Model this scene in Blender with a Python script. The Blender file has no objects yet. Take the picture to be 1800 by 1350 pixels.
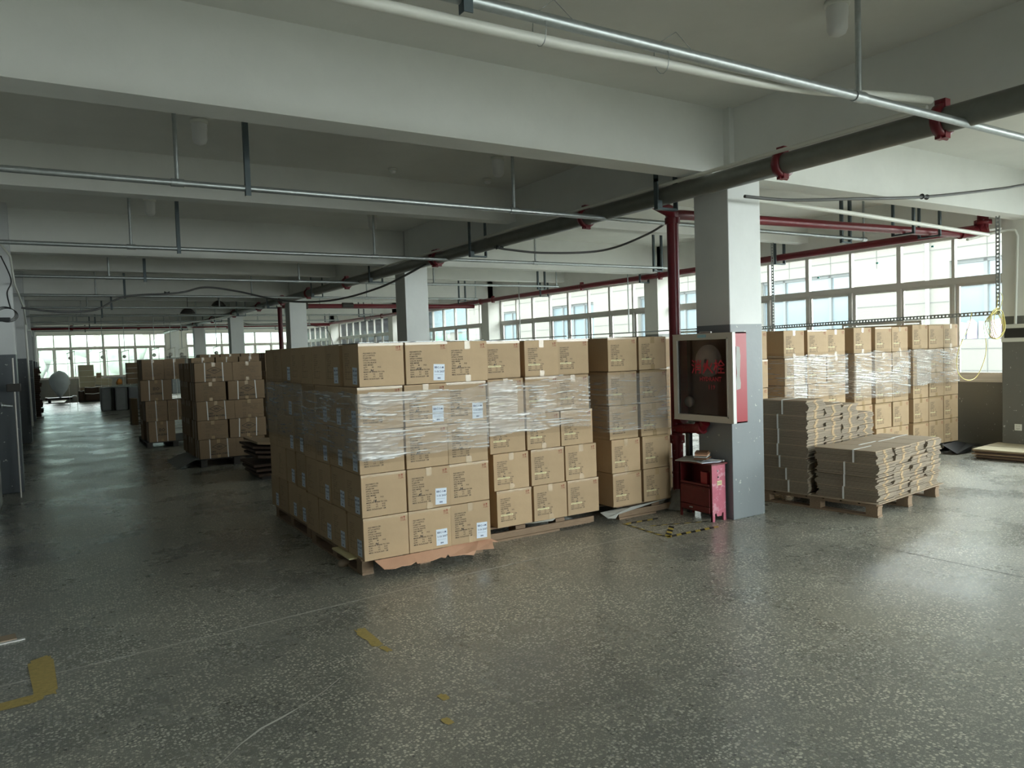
import bpy, bmesh, math, random
from mathutils import Vector, Matrix, noise
R = random.Random(7)
D = bpy.data
S = bpy.context.scene
COL = S.collection
PI = math.pi

# ------------------------------------------------------------------ camera
cd = D.cameras.new('camera'); cam = D.objects.new('camera', cd); COL.objects.link(cam); S.camera = cam
cd.sensor_width = 36.0; cd.lens = 1315.8 / 1800 * 36; cd.clip_start = .05; cd.clip_end = 400
YAW, PITCH, ROLL = .555568, .0459699, .0330443
fw = Vector((math.sin(YAW)*math.cos(PITCH), math.cos(YAW)*math.cos(PITCH), -math.sin(PITCH)))
rt = Vector((math.cos(YAW), -math.sin(YAW), 0)); dn = fw.cross(rt)
c_, s_ = math.cos(ROLL), math.sin(ROLL)
right = c_*rt + s_*dn; down = -s_*rt + c_*dn
m = Matrix((right, -down, -fw)).transposed().to_4x4(); m.translation = Vector((0, 0, 1.65)); cam.matrix_world = m

# ------------------------------------------------------------------ sky, exposure
W = D.worlds.new('overcast_sky'); S.world = W; W.use_nodes = True
nt = W.node_tree; nt.nodes.clear()
wo = nt.nodes.new('ShaderNodeOutputWorld'); wb = nt.nodes.new('ShaderNodeBackground')
tc = nt.nodes.new('ShaderNodeTexCoord'); sx = nt.nodes.new('ShaderNodeSeparateXYZ'); cr = nt.nodes.new('ShaderNodeValToRGB')
nt.links.new(tc.outputs['Generated'], sx.inputs[0]); nt.links.new(sx.outputs['Z'], cr.inputs[0])
cr.color_ramp.elements[0].position = 0.0; cr.color_ramp.elements[0].color = (.93, .96, .93, 1)
cr.color_ramp.elements[1].position = 1.0; cr.color_ramp.elements[1].color = (1.04, 1.07, 1.06, 1)
nt.links.new(cr.outputs[0], wb.inputs[0]); wb.inputs[1].default_value = 8.2
nt.links.new(wb.outputs[0], wo.inputs[0])
S.view_settings.view_transform = 'Standard'; S.view_settings.look = 'None'
S.view_settings.gamma = 1; S.view_settings.use_curve_mapping = False
S.view_settings.exposure = 0.98
S.cycles.use_denoising = True
S.cycles.max_bounces = 10; S.cycles.diffuse_bounces = 5; S.cycles.glossy_bounces = 4
S.cycles.transparent_max_bounces = 24; S.cycles.transmission_bounces = 6
S.cycles.sample_clamp_indirect = 6; S.cycles.caustics_reflective = False; S.cycles.caustics_refractive = False

# ------------------------------------------------------------------ materials
def mat(name, col, rough=.6, metal=0., spec=.5, noise_amt=0., scale=5., bump=0., bscale=60., stretch=None, rnd=0., wear=None):
    M = D.materials.new(name); M.use_nodes = True; N = M.node_tree; B = N.nodes['Principled BSDF']
    B.inputs['Roughness'].default_value = rough; B.inputs['Metallic'].default_value = metal
    B.inputs['Specular IOR Level'].default_value = spec
    src = None
    tco = N.nodes.new('ShaderNodeTexCoord')
    geo = N.nodes.new('ShaderNodeNewGeometry')
    mp = N.nodes.new('ShaderNodeMapping'); N.links.new(geo.outputs['Position'] if rnd == 0 else tco.outputs['Object'], mp.inputs[0])
    if stretch: mp.inputs['Scale'].default_value = stretch
    c = N.nodes.new('ShaderNodeRGB'); c.outputs[0].default_value = (*col, 1); src = c.outputs[0]
    if noise_amt:
        n = N.nodes.new('ShaderNodeTexNoise'); n.inputs['Scale'].default_value = scale; n.inputs['Detail'].default_value = 6
        n.inputs['Roughness'].default_value = .65
        N.links.new(mp.outputs[0], n.inputs['Vector'])
        mr = N.nodes.new('ShaderNodeMapRange'); mr.inputs[1].default_value = .25; mr.inputs[2].default_value = .75
        mr.inputs[3].default_value = 1 - noise_amt; mr.inputs[4].default_value = 1 + noise_amt
        N.links.new(n.outputs[0], mr.inputs[0])
        vm = N.nodes.new('ShaderNodeVectorMath'); vm.operation = 'SCALE'
        N.links.new(src, vm.inputs[0]); N.links.new(mr.outputs[0], vm.inputs['Scale']); src = vm.outputs[0]
    if rnd:
        oi = N.nodes.new('ShaderNodeObjectInfo'); mr = N.nodes.new('ShaderNodeMapRange')
        mr.inputs[3].default_value = 1 - rnd; mr.inputs[4].default_value = 1 + rnd
        N.links.new(oi.outputs['Random'], mr.inputs[0])
        vm = N.nodes.new('ShaderNodeVectorMath'); vm.operation = 'SCALE'
        N.links.new(src, vm.inputs[0]); N.links.new(mr.outputs[0], vm.inputs['Scale']); src = vm.outputs[0]
    if wear:   # (colour, scale, threshold)
        n = N.nodes.new('ShaderNodeTexNoise'); n.inputs['Scale'].default_value = wear[1]; n.inputs['Detail'].default_value = 8
        n.inputs['Roughness'].default_value = .7
        N.links.new(mp.outputs[0], n.inputs['Vector'])
        r = N.nodes.new('ShaderNodeMapRange'); r.inputs[1].default_value = wear[2]; r.inputs[2].default_value = wear[2] + .06
        N.links.new(n.outputs[0], r.inputs[0])
        mx = N.nodes.new('ShaderNodeMix'); mx.data_type = 'RGBA'
        N.links.new(r.outputs[0], mx.inputs['Factor']); N.links.new(src, mx.inputs['A']); mx.inputs['B'].default_value = (*wear[0], 1)
        src = mx.outputs['Result']
    N.links.new(src, B.inputs['Base Color'])
    if bump:
        n = N.nodes.new('ShaderNodeTexNoise'); n.inputs['Scale'].default_value = bscale; n.inputs['Detail'].default_value = 4
        N.links.new(mp.outputs[0], n.inputs['Vector'])
        b = N.nodes.new('ShaderNodeBump'); b.inputs['Strength'].default_value = bump; b.inputs['Distance'].default_value = .01
        N.links.new(n.outputs[0], b.inputs['Height']); N.links.new(b.outputs[0], B.inputs['Normal'])
    return M

def two_tone(name, up, low, z=1.815):
    """wall paint: off-white over a grey dado, the line at a real height on the wall"""
    M = mat(name, up, .75, noise_amt=.05, scale=1.6, bump=.25, bscale=9)
    N = M.node_tree; B = N.nodes['Principled BSDF']; old = B.inputs['Base Color'].links[0].from_socket
    g = N.nodes.new('ShaderNodeNewGeometry'); s = N.nodes.new('ShaderNodeSeparateXYZ'); N.links.new(g.outputs['Position'], s.inputs[0])
    gt = N.nodes.new('ShaderNodeMath'); gt.operation = 'LESS_THAN'; gt.inputs[1].default_value = z; N.links.new(s.outputs['Z'], gt.inputs[0])
    n = N.nodes.new('ShaderNodeTexNoise'); n.inputs['Scale'].default_value = 26; n.inputs['Detail'].default_value = 3; N.links.new(g.outputs['Position'], n.inputs['Vector'])
    r = N.nodes.new('ShaderNodeMapRange'); r.inputs[1].default_value = .69; r.inputs[2].default_value = .72; N.links.new(n.outputs[0], r.inputs[0])
    mw = N.nodes.new('ShaderNodeMix'); mw.data_type = 'RGBA'; mw.inputs['A'].default_value = (*low, 1); mw.inputs['B'].default_value = (.5, .5, .48, 1)
    N.links.new(r.outputs[0], mw.inputs['Factor'])
    mx = N.nodes.new('ShaderNodeMix'); mx.data_type = 'RGBA'
    N.links.new(gt.outputs[0], mx.inputs['Factor']); N.links.new(old, mx.inputs['A']); N.links.new(mw.outputs['Result'], mx.inputs['B'])
    N.links.new(mx.outputs['Result'], B.inputs['Base Color'])
    mr = N.nodes.new('ShaderNodeMapRange'); mr.inputs[3].default_value = .75; mr.inputs[4].default_value = .42
    N.links.new(gt.outputs[0], mr.inputs[0]); N.links.new(mr.outputs[0], B.inputs['Roughness'])
    return M

def floor_material():
    M = D.materials.new('terrazzo'); M.use_nodes = True; N = M.node_tree; B = N.nodes['Principled BSDF']; L = N.links
    g = N.nodes.new('ShaderNodeNewGeometry'); P = g.outputs['Position']
    def tex(kind, sc, det=2, rough=.5, vec=None):
        n = N.nodes.new(kind); n.inputs['Scale'].default_value = sc
        if kind == 'ShaderNodeTexNoise': n.inputs['Detail'].default_value = det; n.inputs['Roughness'].default_value = rough
        L.new(vec or P, n.inputs['Vector']); return n
    def rng(sock, a, b, c=0, d=1):
        r = N.nodes.new('ShaderNodeMapRange'); r.inputs[1].default_value = a; r.inputs[2].default_value = b
        r.inputs[3].default_value = c; r.inputs[4].default_value = d; L.new(sock, r.inputs[0]); return r.outputs[0]
    def mix(f, a, b):
        x = N.nodes.new('ShaderNodeMix'); x.data_type = 'RGBA'; L.new(f, x.inputs['Factor'])
        for k, v in (('A', a), ('B', b)):
            if isinstance(v, tuple): x.inputs[k].default_value = (*v, 1)
            else: L.new(v, x.inputs[k])
        return x.outputs['Result']
    def mul(a, b):
        x = N.nodes.new('ShaderNodeMath'); x.operation = 'MULTIPLY'; L.new(a, x.inputs[0])
        if isinstance(b, float): x.inputs[1].default_value = b
        else: L.new(b, x.inputs[1])
        return x.outputs[0]
    # distorted position so the chips are angular and irregular
    dn_ = tex('ShaderNodeTexNoise', 90, 1); va = N.nodes.new('ShaderNodeVectorMath'); va.operation = 'MULTIPLY_ADD'
    L.new(dn_.outputs['Color'], va.inputs[0]); va.inputs[1].default_value = (.008, .008, .008); L.new(P, va.inputs[2]); V = va.outputs[0]
    big = tex('ShaderNodeTexNoise', .55, 5, .6)          # worn and dirty zones
    med = tex('ShaderNodeTexNoise', 3.2, 6, .65)
    base = mix(rng(big.outputs[0], .35, .66), (.165, .17, .158), (.34, .33, .275))
    base = mix(rng(med.outputs[0], .3, .75, 0, .7), base, (.21, .21, .185))
    sv = N.nodes.new('ShaderNodeMapping'); sv.inputs['Scale'].default_value = (1.0, .45, 1); L.new(P, sv.inputs[0])
    st = tex('ShaderNodeTexNoise', 1.9, 7, .68, sv.outputs[0])
    base = mix(rng(st.outputs[0], .56, .72, 0, .6), base, (.085, .08, .07))
    wear = rng(big.outputs[0], .36, .56, .45, 1.0)
    mw = rng(med.outputs[0], .34, .55, .25, 1.0)
    def chips(scale, seedoff, lo, hi, keep):
        v2 = N.nodes.new('ShaderNodeVectorMath'); v2.operation = 'ADD'; v2.inputs[1].default_value = (seedoff, seedoff*.7, 0); L.new(V, v2.inputs[0])
        v = tex('ShaderNodeTexVoronoi', scale, vec=v2.outputs[0])
        s = N.nodes.new('ShaderNodeSeparateColor'); L.new(v.outputs['Color'], s.inputs[0])
        on = N.nodes.new('ShaderNodeMath'); on.operation = 'LESS_THAN'; on.inputs[1].default_value = keep; L.new(s.outputs[0], on.inputs[0])
        return mul(rng(v.outputs['Distance'], lo, hi, 1, 0), on.outputs[0]), s.outputs[1]
    c1, t1 = chips(62, 0, .38, .46, .60)
    c2, t2 = chips(125, 3.1, .32, .46, .5)
    c3, t3 = chips(48, 7.7, .26, .34, .10)
    light = mix(t1, (.66, .64, .54), (.92, .90, .78))
    col = mix(mul(mul(c2, wear), .75), base, (.56, .55, .46))
    col = mix(mul(mul(c1, wear), mw), col, light)
    col = mix(mul(c3, wear), col, (.05, .052, .06))
    L.new(col, B.inputs['Base Color'])
    # scuffed polish
    p = tex('ShaderNodeTexNoise', 1.1, 4, .5); q = tex('ShaderNodeTexNoise', 16, 4, .6)
    a = rng(p.outputs[0], .30, .70, .19, .35); b = rng(q.outputs[0], .2, .8, 0, .05)
    ad = N.nodes.new('ShaderNodeMath'); ad.operation = 'ADD'; L.new(a, ad.inputs[0]); L.new(b, ad.inputs[1]); L.new(ad.outputs[0], B.inputs['Roughness'])
    B.inputs['Specular IOR Level'].default_value = .95
    bp = N.nodes.new('ShaderNodeBump'); bp.inputs['Strength'].default_value = .06; bp.inputs['Distance'].default_value = .01
    wv = tex('ShaderNodeTexNoise', 110, 3, .6); L.new(wv.outputs[0], bp.inputs['Height']); L.new(bp.outputs[0], B.inputs['Normal'])
    return M

def film_material():
    M = D.materials.new('stretch_film'); M.use_nodes = True; N = M.node_tree; L = N.links; N.nodes.clear()
    o = N.nodes.new('ShaderNodeOutputMaterial'); tr = N.nodes.new('ShaderNodeBsdfTransparent'); tr.inputs[0].default_value = (.90, .90, .90, 1)
    B = N.nodes.new('ShaderNodeBsdfPrincipled'); B.inputs['Base Color'].default_value = (.86, .87, .88, 1); B.inputs['Roughness'].default_value = .18
    B.inputs['Specular IOR Level'].default_value = 1.0
    at = N.nodes.new('ShaderNodeAttribute'); at.attribute_name = 'fold_glint'  # whitish folds, with window highlights painted into the same mask
    mx = N.nodes.new('ShaderNodeMixShader'); L.new(at.outputs['Fac'], mx.inputs[0]); L.new(tr.outputs[0], mx.inputs[1]); L.new(B.outputs[0], mx.inputs[2])
    L.new(mx.outputs[0], o.inputs[0]); return M

def glass_material(name, tint=(.93, .97, .97), f=.10, haze=.05):
    M = D.materials.new(name); M.use_nodes = True; N = M.node_tree; L = N.links; N.nodes.clear()
    o = N.nodes.new('ShaderNodeOutputMaterial'); tr = N.nodes.new('ShaderNodeBsdfTransparent'); tr.inputs[0].default_value = (*tint, 1)
    gl = N.nodes.new('ShaderNodeBsdfGlossy'); gl.inputs['Roughness'].default_value = .03
    df = N.nodes.new('ShaderNodeBsdfTranslucent'); df.inputs[0].default_value = (.9, .95, .95, 1)
    m1 = N.nodes.new('ShaderNodeMixShader'); m1.inputs[0].default_value = haze; L.new(tr.outputs[0], m1.inputs[1]); L.new(df.outputs[0], m1.inputs[2])
    fr = N.nodes.new('ShaderNodeLayerWeight'); fr.inputs[0].default_value = f
    m2 = N.nodes.new('ShaderNodeMixShader'); L.new(fr.outputs['Fresnel'], m2.inputs[0]); L.new(m1.outputs[0], m2.inputs[1]); L.new(gl.outputs[0], m2.inputs[2])
    L.new(m2.outputs[0], o.inputs[0]); return M

MT = dict(
    floor=floor_material(), leftcol=two_tone('left_column_paint', (.60, .62, .63), (.075, .088, .10), 1.80), leftwall=two_tone('left_wall_paint', (.42, .42, .40), (.12, .13, .14)),  # unseen left wall: paint darkened to cut bounce light on carton sides
    ceiling=mat('ceiling_plaster', (.74, .74, .70), .85, noise_amt=.06, scale=1.2, bump=.2, bscale=14),
    beam=mat('beam_paint', (.80, .81, .78), .8, noise_amt=.05, scale=1.5, bump=.25, bscale=10),
    column=two_tone('column_paint', (.78, .80, .80), (.215, .24, .258)),
    wall=two_tone('wall_paint', (.76, .75, .70), (.15, .15, .135), 1.88),
    carton=mat('corrugated_carton', (.50, .355, .215), .72, noise_amt=.05, scale=9, rnd=.07, bump=.12, bscale=30, stretch=(1, 1, 1)),
    carton_old=mat('brown_carton', (.27, .185, .11), .75, noise_amt=.06, scale=9, rnd=.09),
    tape=mat('packing_tape', (.46, .33, .19), .22, rnd=.06, noise_amt=.05, spec=.8),
    ink=mat('black_print', (.06, .05, .04), .7), pen=mat('marker_pen', (.02, .02, .02), .5), redink=mat('red_print', (.30, .07, .04), .7),
    inkgrey=mat('worn_print', (.13, .10, .07), .7),
    paper=mat('label_paper', (.72, .80, .92), .5), labelink=mat('label_print', (.06, .09, .20), .6), sticker=mat('yellow_sticker', (.80, .72, .42), .5),
    flap=mat('pink_board', (.62, .36, .24), .8, noise_amt=.06, scale=8),
    flat=mat('flat_board_edges', (.30, .245, .185), .85, noise_amt=.18, scale=60, stretch=(1, 1, 4)),
    flattop=mat('flat_board_face', (.40, .31, .22), .8, noise_amt=.05, scale=6), tan=mat('tan_tape_edge', (.52, .37, .22), .8, noise_amt=.15, scale=70),
    strap=mat('white_strap', (.78, .78, .76), .4), wood=mat('pallet_wood', (.27, .185, .12), .8, noise_amt=.2, scale=14, stretch=(1, 6, 6)),
    blackplastic=mat('black_plastic', (.012, .013, .015), .35), darkboard=mat('dark_board', (.05, .045, .04), .6),
    steel=mat('galvanised_steel', (.42, .45, .45), .38, metal=.75, noise_amt=.15, scale=30), bigpipe=mat('grey_pipe_paint', (.18, .185, .165), .38, metal=.25, noise_amt=.15, scale=6),
    dark=mat('dark_bracket', (.085, .11, .12), .5, metal=.3), red=mat('red_pipe_paint', (.15, .008, .015), .35, noise_amt=.12, scale=7),
    redworn=mat('chipped_red_pipe', (.17, .01, .016), .45, noise_amt=.12, scale=7, wear=((.34, .32, .30), 16, .60)),
    pvc=mat('white_pvc', (.74, .74, .68), .35), cable=mat('grey_cable', (.10, .10, .10), .5), concrete=mat('concrete_lump', (.34, .33, .30), .95, noise_amt=.25, scale=20, bump=.6, bscale=30),
    alu=mat('aluminium_frame', (.62, .59, .55), .4, metal=.2), frame=mat('window_frame_paint', (.60, .57, .53), .45), cabred=mat('cabinet_red', (.36, .02, .035), .35),
    glass=glass_material('window_glass', haze=.03), cabin=mat('cabinet_inside', (.06, .01, .012), .6), signred=mat('sign_red', (.55, .02, .05), .5),
    pink=mat('faded_pink_paint', (.50, .13, .19), .6, noise_amt=.1, scale=30, wear=((.60, .30, .36), 15, .54)),
    oldred=mat('old_red_paint', (.13, .010, .012), .45, noise_amt=.2, scale=14, wear=((.10, .05, .035), 26, .62)),
    lamp=mat('lamp_plastic', (.75, .75, .74), .35), grille=mat('black_grille', (.02, .02, .02), .5),
    tapeY=mat('tape_yellow', (.55, .42, .08), .5), tapeK=mat('tape_black', (.02, .02, .022), .5), paintY=mat('worn_yellow_paint', (.50, .38, .13), .7, noise_amt=.25, scale=40),
    line=mat('white_joint', (.62, .61, .56), .7), cableY=mat('yellow_cable', (.72, .62, .18), .4), teal=mat('teal_clip', (.02, .30, .27), .5),
    facade=mat('facade_tiles', (.090, .087, .072), .8), facwin=mat('facade_glass', (.072, .102, .118), .2), facframe=mat('facade_frames', (.06, .07, .07), .6), groove=mat('facade_joint', (.04, .04, .035), .8),
    green=mat('green_panel', (.03, .17, .08), .7), hill=mat('hill_foliage', (.15, .20, .195), .9, noise_amt=.6, scale=.35), tree=mat('tree_foliage', (.11, .15, .11), .9, noise_amt=.6, scale=1.2),
    sack=mat('white_sack', (.55, .60, .64), .5, noise_amt=.06, scale=10), bale=mat('grey_tarpaulin', (.24, .25, .25), .55, noise_amt=.1, scale=6), beige=mat('beige_carton', (.50, .44, .30), .8),
    orange=mat('orange_bag', (.75, .30, .06), .6), brown=mat('dark_brown_board', (.07, .04, .026), .8, noise_amt=.3, scale=20), ground=mat('yard_ground', (.16, .16, .15), .9),
    film=film_material(), clear=glass_material('clear_wrap', (.9, .9, .9), .5, .25), cabglass=glass_material('cabinet_glass', (.88, .84, .84), .22, .02),
    lilac=mat('lilac_cloth', (.45, .30, .50), .7), skyblue=mat('blue_cloth', (.35, .60, .68), .7), yard=mat('yard', (.3, .3, .3), .9),
    paper2=mat('crumpled_paper', (.42, .42, .40), .6), rust=mat('brown_leather', (.20, .10, .055), .6),
)

# ------------------------------------------------------------------ mesh helpers
class MB:
    def __init__(s): s.v = []; s.f = []; s.m = []; s.sm = []
    def add(s, vs, fs, mi=0, smooth=False):
        o = len(s.v); s.v += [tuple(v) for v in vs]; s.f += [tuple(i + o for i in f) for f in fs]; s.m += [mi]*len(fs); s.sm += [smooth]*len(fs); return s
    def box(s, x0, x1, y0, y1, z0, z1, mi=0):
        return s.add([(x0,y0,z0),(x1,y0,z0),(x1,y1,z0),(x0,y1,z0),(x0,y0,z1),(x1,y0,z1),(x1,y1,z1),(x0,y1,z1)],
                     [(0,3,2,1),(4,5,6,7),(0,1,5,4),(1,2,6,5),(2,3,7,6),(3,0,4,7)], mi)
    def bevbox(s, x0, x1, y0, y1, z0, z1, b, mi=0):
        bm = bmesh.new(); bmesh.ops.create_cube(bm, size=1)
        for v in bm.verts: v.co = Vector(((x0+x1)/2 + v.co.x*(x1-x0), (y0+y1)/2 + v.co.y*(y1-y0), (z0+z1)/2 + v.co.z*(z1-z0)))
        bmesh.ops.bevel(bm, geom=bm.edges[:], offset=b, segments=2, affect='EDGES', profile=.6)
        bm.verts.index_update(); s.add([v.co[:] for v in bm.verts], [[v.index for v in f.verts] for f in bm.faces], mi); bm.free(); return s
    def tube(s, pts, r, n=10, mi=0, cap=True, smooth=True):
        P = [Vector(p) for p in pts]; rs = r if isinstance(r, (list, tuple)) else [r]*len(P)
        vs = []; up = None
        for i, p in enumerate(P):
            t = ((P[min(i+1, len(P)-1)] - P[max(i-1, 0)])).normalized()
            if up is None: up = Vector((0,0,1)) if abs(t.z) < .9 else Vector((1,0,0))
            a = t.cross(up).normalized(); b = a.cross(t).normalized(); up = b
            for k in range(n):
                q = 2*PI*k/n; vs.append(p + rs[i]*(math.cos(q)*a + math.sin(q)*b))
        fs = [(i*n+k, i*n+(k+1) % n, (i+1)*n+(k+1) % n, (i+1)*n+k) for i in range(len(P)-1) for k in range(n)]
        s.add(vs, fs, mi, smooth)
        if cap: s.add(vs[:n], [tuple(range(n))], mi); s.add(vs[-n:], [tuple(reversed(range(n)))], mi)
        return s
    def lathe(s, prof, c=(0,0,0), n=20, mi=0, axis='Z', smooth=True):
        vs = []
        for r, h in prof:
            for k in range(n):
                q = 2*PI*k/n; x, y = r*math.cos(q), r*math.sin(q)
                p = (x, y, h) if axis == 'Z' else ((h, x, y) if axis == 'X' else (x, h, y))
                vs.append((c[0]+p[0], c[1]+p[1], c[2]+p[2]))
        return s.add(vs, [(i*n+k, i*n+(k+1) % n, (i+1)*n+(k+1) % n, (i+1)*n+k) for i in range(len(prof)-1) for k in range(n)], mi, smooth)
    def quad(s, a, b, c, d, mi=0): return s.add([a, b, c, d], [(0,1,2,3)], mi)
    def mesh(s, name, mats):
        me = D.meshes.new(name); me.from_pydata(s.v, [], s.f); me.update()
        for x in (mats if isinstance(mats, (list, tuple)) else [mats]): me.materials.append(MT[x] if isinstance(x, str) else x)
        me.polygons.foreach_set('material_index', s.m); me.polygons.foreach_set('use_smooth', s.sm); return me
    def obj(s, name, mats, parent=None, loc=(0,0,0), rz=0.):
        return put(name, s.mesh(name, mats), parent, loc, rz)

def put(name, me, parent=None, loc=(0,0,0), rz=0.):
    o = D.objects.new(name, me); COL.objects.link(o); o.location = loc; o.rotation_euler = (0, 0, rz)
    if parent: o.parent = parent
    return o
def tag(o, label, cat, group=None, kind=None):
    o['label'] = label; o['category'] = cat
    if group: o['group'] = group
    if kind: o['kind'] = kind
    return o
def thing(name, label, cat, loc=(0,0,0), rz=0., group=None):
    return tag(put(name, None, None, loc, rz), label, cat, group)
def struct(o): o['kind'] = 'structure'; return o

_t = {}
def text_mesh(lines, size, matname, pitch=1.5, align='LEFT', bold=0., shear=0.):
    """flat lettering in its local XZ plane, facing -Y, baseline of line one at z=0"""
    key = (lines, size, matname, pitch, align, bold, shear)
    if key in _t: return _t[key]
    cu = D.curves.new('lettering', 'FONT'); cu.body = lines; cu.size = size; cu.space_line = pitch; cu.align_x = align; cu.resolution_u = 1
    cu.offset = bold; cu.shear = shear; cu.fill_mode = 'FRONT'
    ob = D.objects.new('lettering', cu); COL.objects.link(ob)
    dg = bpy.context.evaluated_depsgraph_get(); me = D.meshes.new_from_object(ob.evaluated_get(dg)); D.objects.remove(ob)
    me.transform(Matrix.Rotation(PI/2, 4, 'X')); me.name = 'lettering'; me.materials.clear(); me.materials.append(MT[matname]); _t[key] = me
    return me

# ------------------------------------------------------------------ the building
YB, YE, XL, XW = -6.5, 41.0, -.85, 11.6          # back wall, end wall, left wall, window wall (inner faces)
ZC, ZB = 3.75, 3.17
struct(MB().box(XL-.2, XW+.2, YB-.2, YE+.2, -.2, 0).obj('floor', 'floor'))
struct(MB().box(XL-.2, XW+.2, YB-.2, YE+.2, ZC, ZC+.2).obj('ceiling', 'ceiling'))
struct(MB().box(XL-.2, XL, YB-.2, YE+.2, 0, ZC).obj('wall_left', 'leftwall'))
CY = [4.783 + 7.23*i for i in range(-1, 6)]       # column rows (near faces)
BAY = [(CY[i] + .42, CY[i+1]) for i in range(6)]
# window wall: sill wall, strip above
w = MB().box(XW, XW+.22, YB-.2, YE+.2, 0, .95).box(XW, XW+.22, YB-.2, YE+.2, 3.14, ZC)
struct(w.obj('wall_right', 'wall'))
w = MB().box(XL, XW, YE, YE+.22, 0, .95).box(XL, XW, YE, YE+.22, 3.05, ZC)
for a, b in ((XL, -.35), (5.15, 6.1), (11.2, XW)): w.box(a, b, YE, YE+.22, .95, 3.05)
struct(w.obj('wall_far', 'wall'))
w = MB().box(XL, 2.6, YB-.22, YB, .55, 3.3).box(XL, XW, YB-.22, YB, 0, .55).box(XL, XW, YB-.22, YB, 3.3, ZC).box(5.2, 5.8, YB-.22, YB, .55, 3.3)
struct(w.obj('wall_back', 'wall'))
for i, y in enumerate(CY):
    if i: struct(MB().bevbox(5.344, 5.778, y, y+.42, 0, ZC, .008).obj('column', 'column'))
    struct(MB().bevbox(11.2, XW+.05, y, y+.42, 0, ZC, .008).obj('column', 'wall'))
    if i > 1 or i == 0: struct(MB().bevbox(XL-.02, -.325, y-.37, y+.13, 0, ZC, .008).obj('column', 'leftcol'))
    struct(MB().box(XL, XW, y, y+.26, ZB, ZC+.01).obj('ceiling_beam', 'beam'))
for i in range(6):
    y = CY[i] + 3.615; struct(MB().box(XL, XW, y, y+.22, 3.33, ZC+.01).obj('ceiling_beam', 'beam'))
struct(MB().box(5.36, 5.62, YB, YE, ZB+.005, ZC+.01).obj('ceiling_beam', 'beam'))
struct(MB().box(11.38, XW+.02, YB, YE, 3.12, ZC+.01).obj('ceiling_beam', 'beam'))
struct(MB().box(XL, XL+.25, YB, YE, ZB+.005, ZC+.01).obj('ceiling_beam', 'beam'))
# near column: the slim plaster strip above it
struct(MB().box(5.30, 5.37, 4.71, 4.79, 3.12, ZC).obj('trim_1', 'beam'))
# sill boards
for k, (a, b) in enumerate(BAY):
    struct(MB().box(XW-.03, XW+.12, a, b, .95, .985).obj('trim_%d' % (k+2), 'frame'))

pane_me = {}
def pane(w_, h_, ax, parent, loc):
    k = (round(w_, 3), round(h_, 3), ax)
    if k not in pane_me:
        b = MB()
        b.box(-.003, .003, 0, w_, 0, h_) if ax == 'Y' else b.box(0, w_, -.003, .003, 0, h_)
        pane_me[k] = b.mesh('pane', 'glass')
    return put('pane', pane_me[k], parent, loc)
def window(num, a, b, ax, c, z0, zr, z1, n, thick=(0,), name=None):
    """one glazed bay: frame, posts, rail, opening sashes below, fixed lights above"""
    t = struct(put('window_%d' % num, None))
    def bx(mb, u0, u1, d0, d1, za, zb): return mb.box(c+d0, c+d1, u0, u1, za, zb) if ax == 'Y' else mb.box(u0, u1, c+d0, c+d1, za, zb)
    f = MB(); bx(f, a, b, -.03, .05, z1-.05, z1); bx(f, a, b, -.03, .05, z0, z0+.05); bx(f, a, a+.05, -.03, .05, z0, z1); bx(f, b-.05, b, -.03, .05, z0, z1)
    f.obj('window_frame', 'frame', t); r = MB(); bx(r, a+.05, b-.05, -.035, .045, zr-.045, zr+.045); r.obj('rail', 'frame', t)
    p = (b-a-.05)/n
    for i in range(1, n):
        u = a + .025 + p*i; hw = .035 if i % 2 == 0 else .022
        q = MB(); bx(q, u-hw, u+hw, -.028, .045, z0+.05, z1-.05); q.obj('mullion', 'frame', t)
    for i in range(n):
        u0 = a + .025 + p*i + .035; u1 = a + .025 + p*(i+1) - .035
        s = MB(); d = .0 if i % 2 else .02
        bx(s, u0-.01, u0+.03, d, d+.03, z0+.05, zr-.045); bx(s, u1-.03, u1+.01, d, d+.03, z0+.05, zr-.045)
        bx(s, u0+.03, u1-.03, d, d+.03, z0+.05, z0+.10); bx(s, u0+.03, u1-.03, d, d+.03, zr-.085, zr-.045)
        s.obj('sash', 'alu', t)
        if ax == 'Y':
            pane(u1-u0-.06, zr-z0-.185, ax, t, (c+d+.015, u0+.03, z0+.10)); pane(u1-u0+.02, z1-zr-.105, ax, t, (c+.02, u0-.01, zr+.05))
        else:
            pane(u1-u0-.06, zr-z0-.185, ax, t, (u0+.03, c+d+.015, z0+.10)); pane(u1-u0+.02, z1-zr-.105, ax, t, (u0-.01, c+.02, zr+.05))
    return t
for k, (a, b) in enumerate(BAY): window(k+1, a, b, 'Y', XW+.05, .985, 2.46, 3.13, 8)
window(7, -.35, 5.15, 'X', YE+.06, .95, 2.40, 3.05, 8); window(8, 6.1, 11.2, 'X', YE+.06, .95, 2.40, 3.05, 6)
window(9, 2.6, 5.2, 'X', YB-.12, .55, 2.45, 3.3, 4); window(10, 5.8, XW, 'X', YB-.12, .55, 2.45, 3.3, 6)

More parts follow.
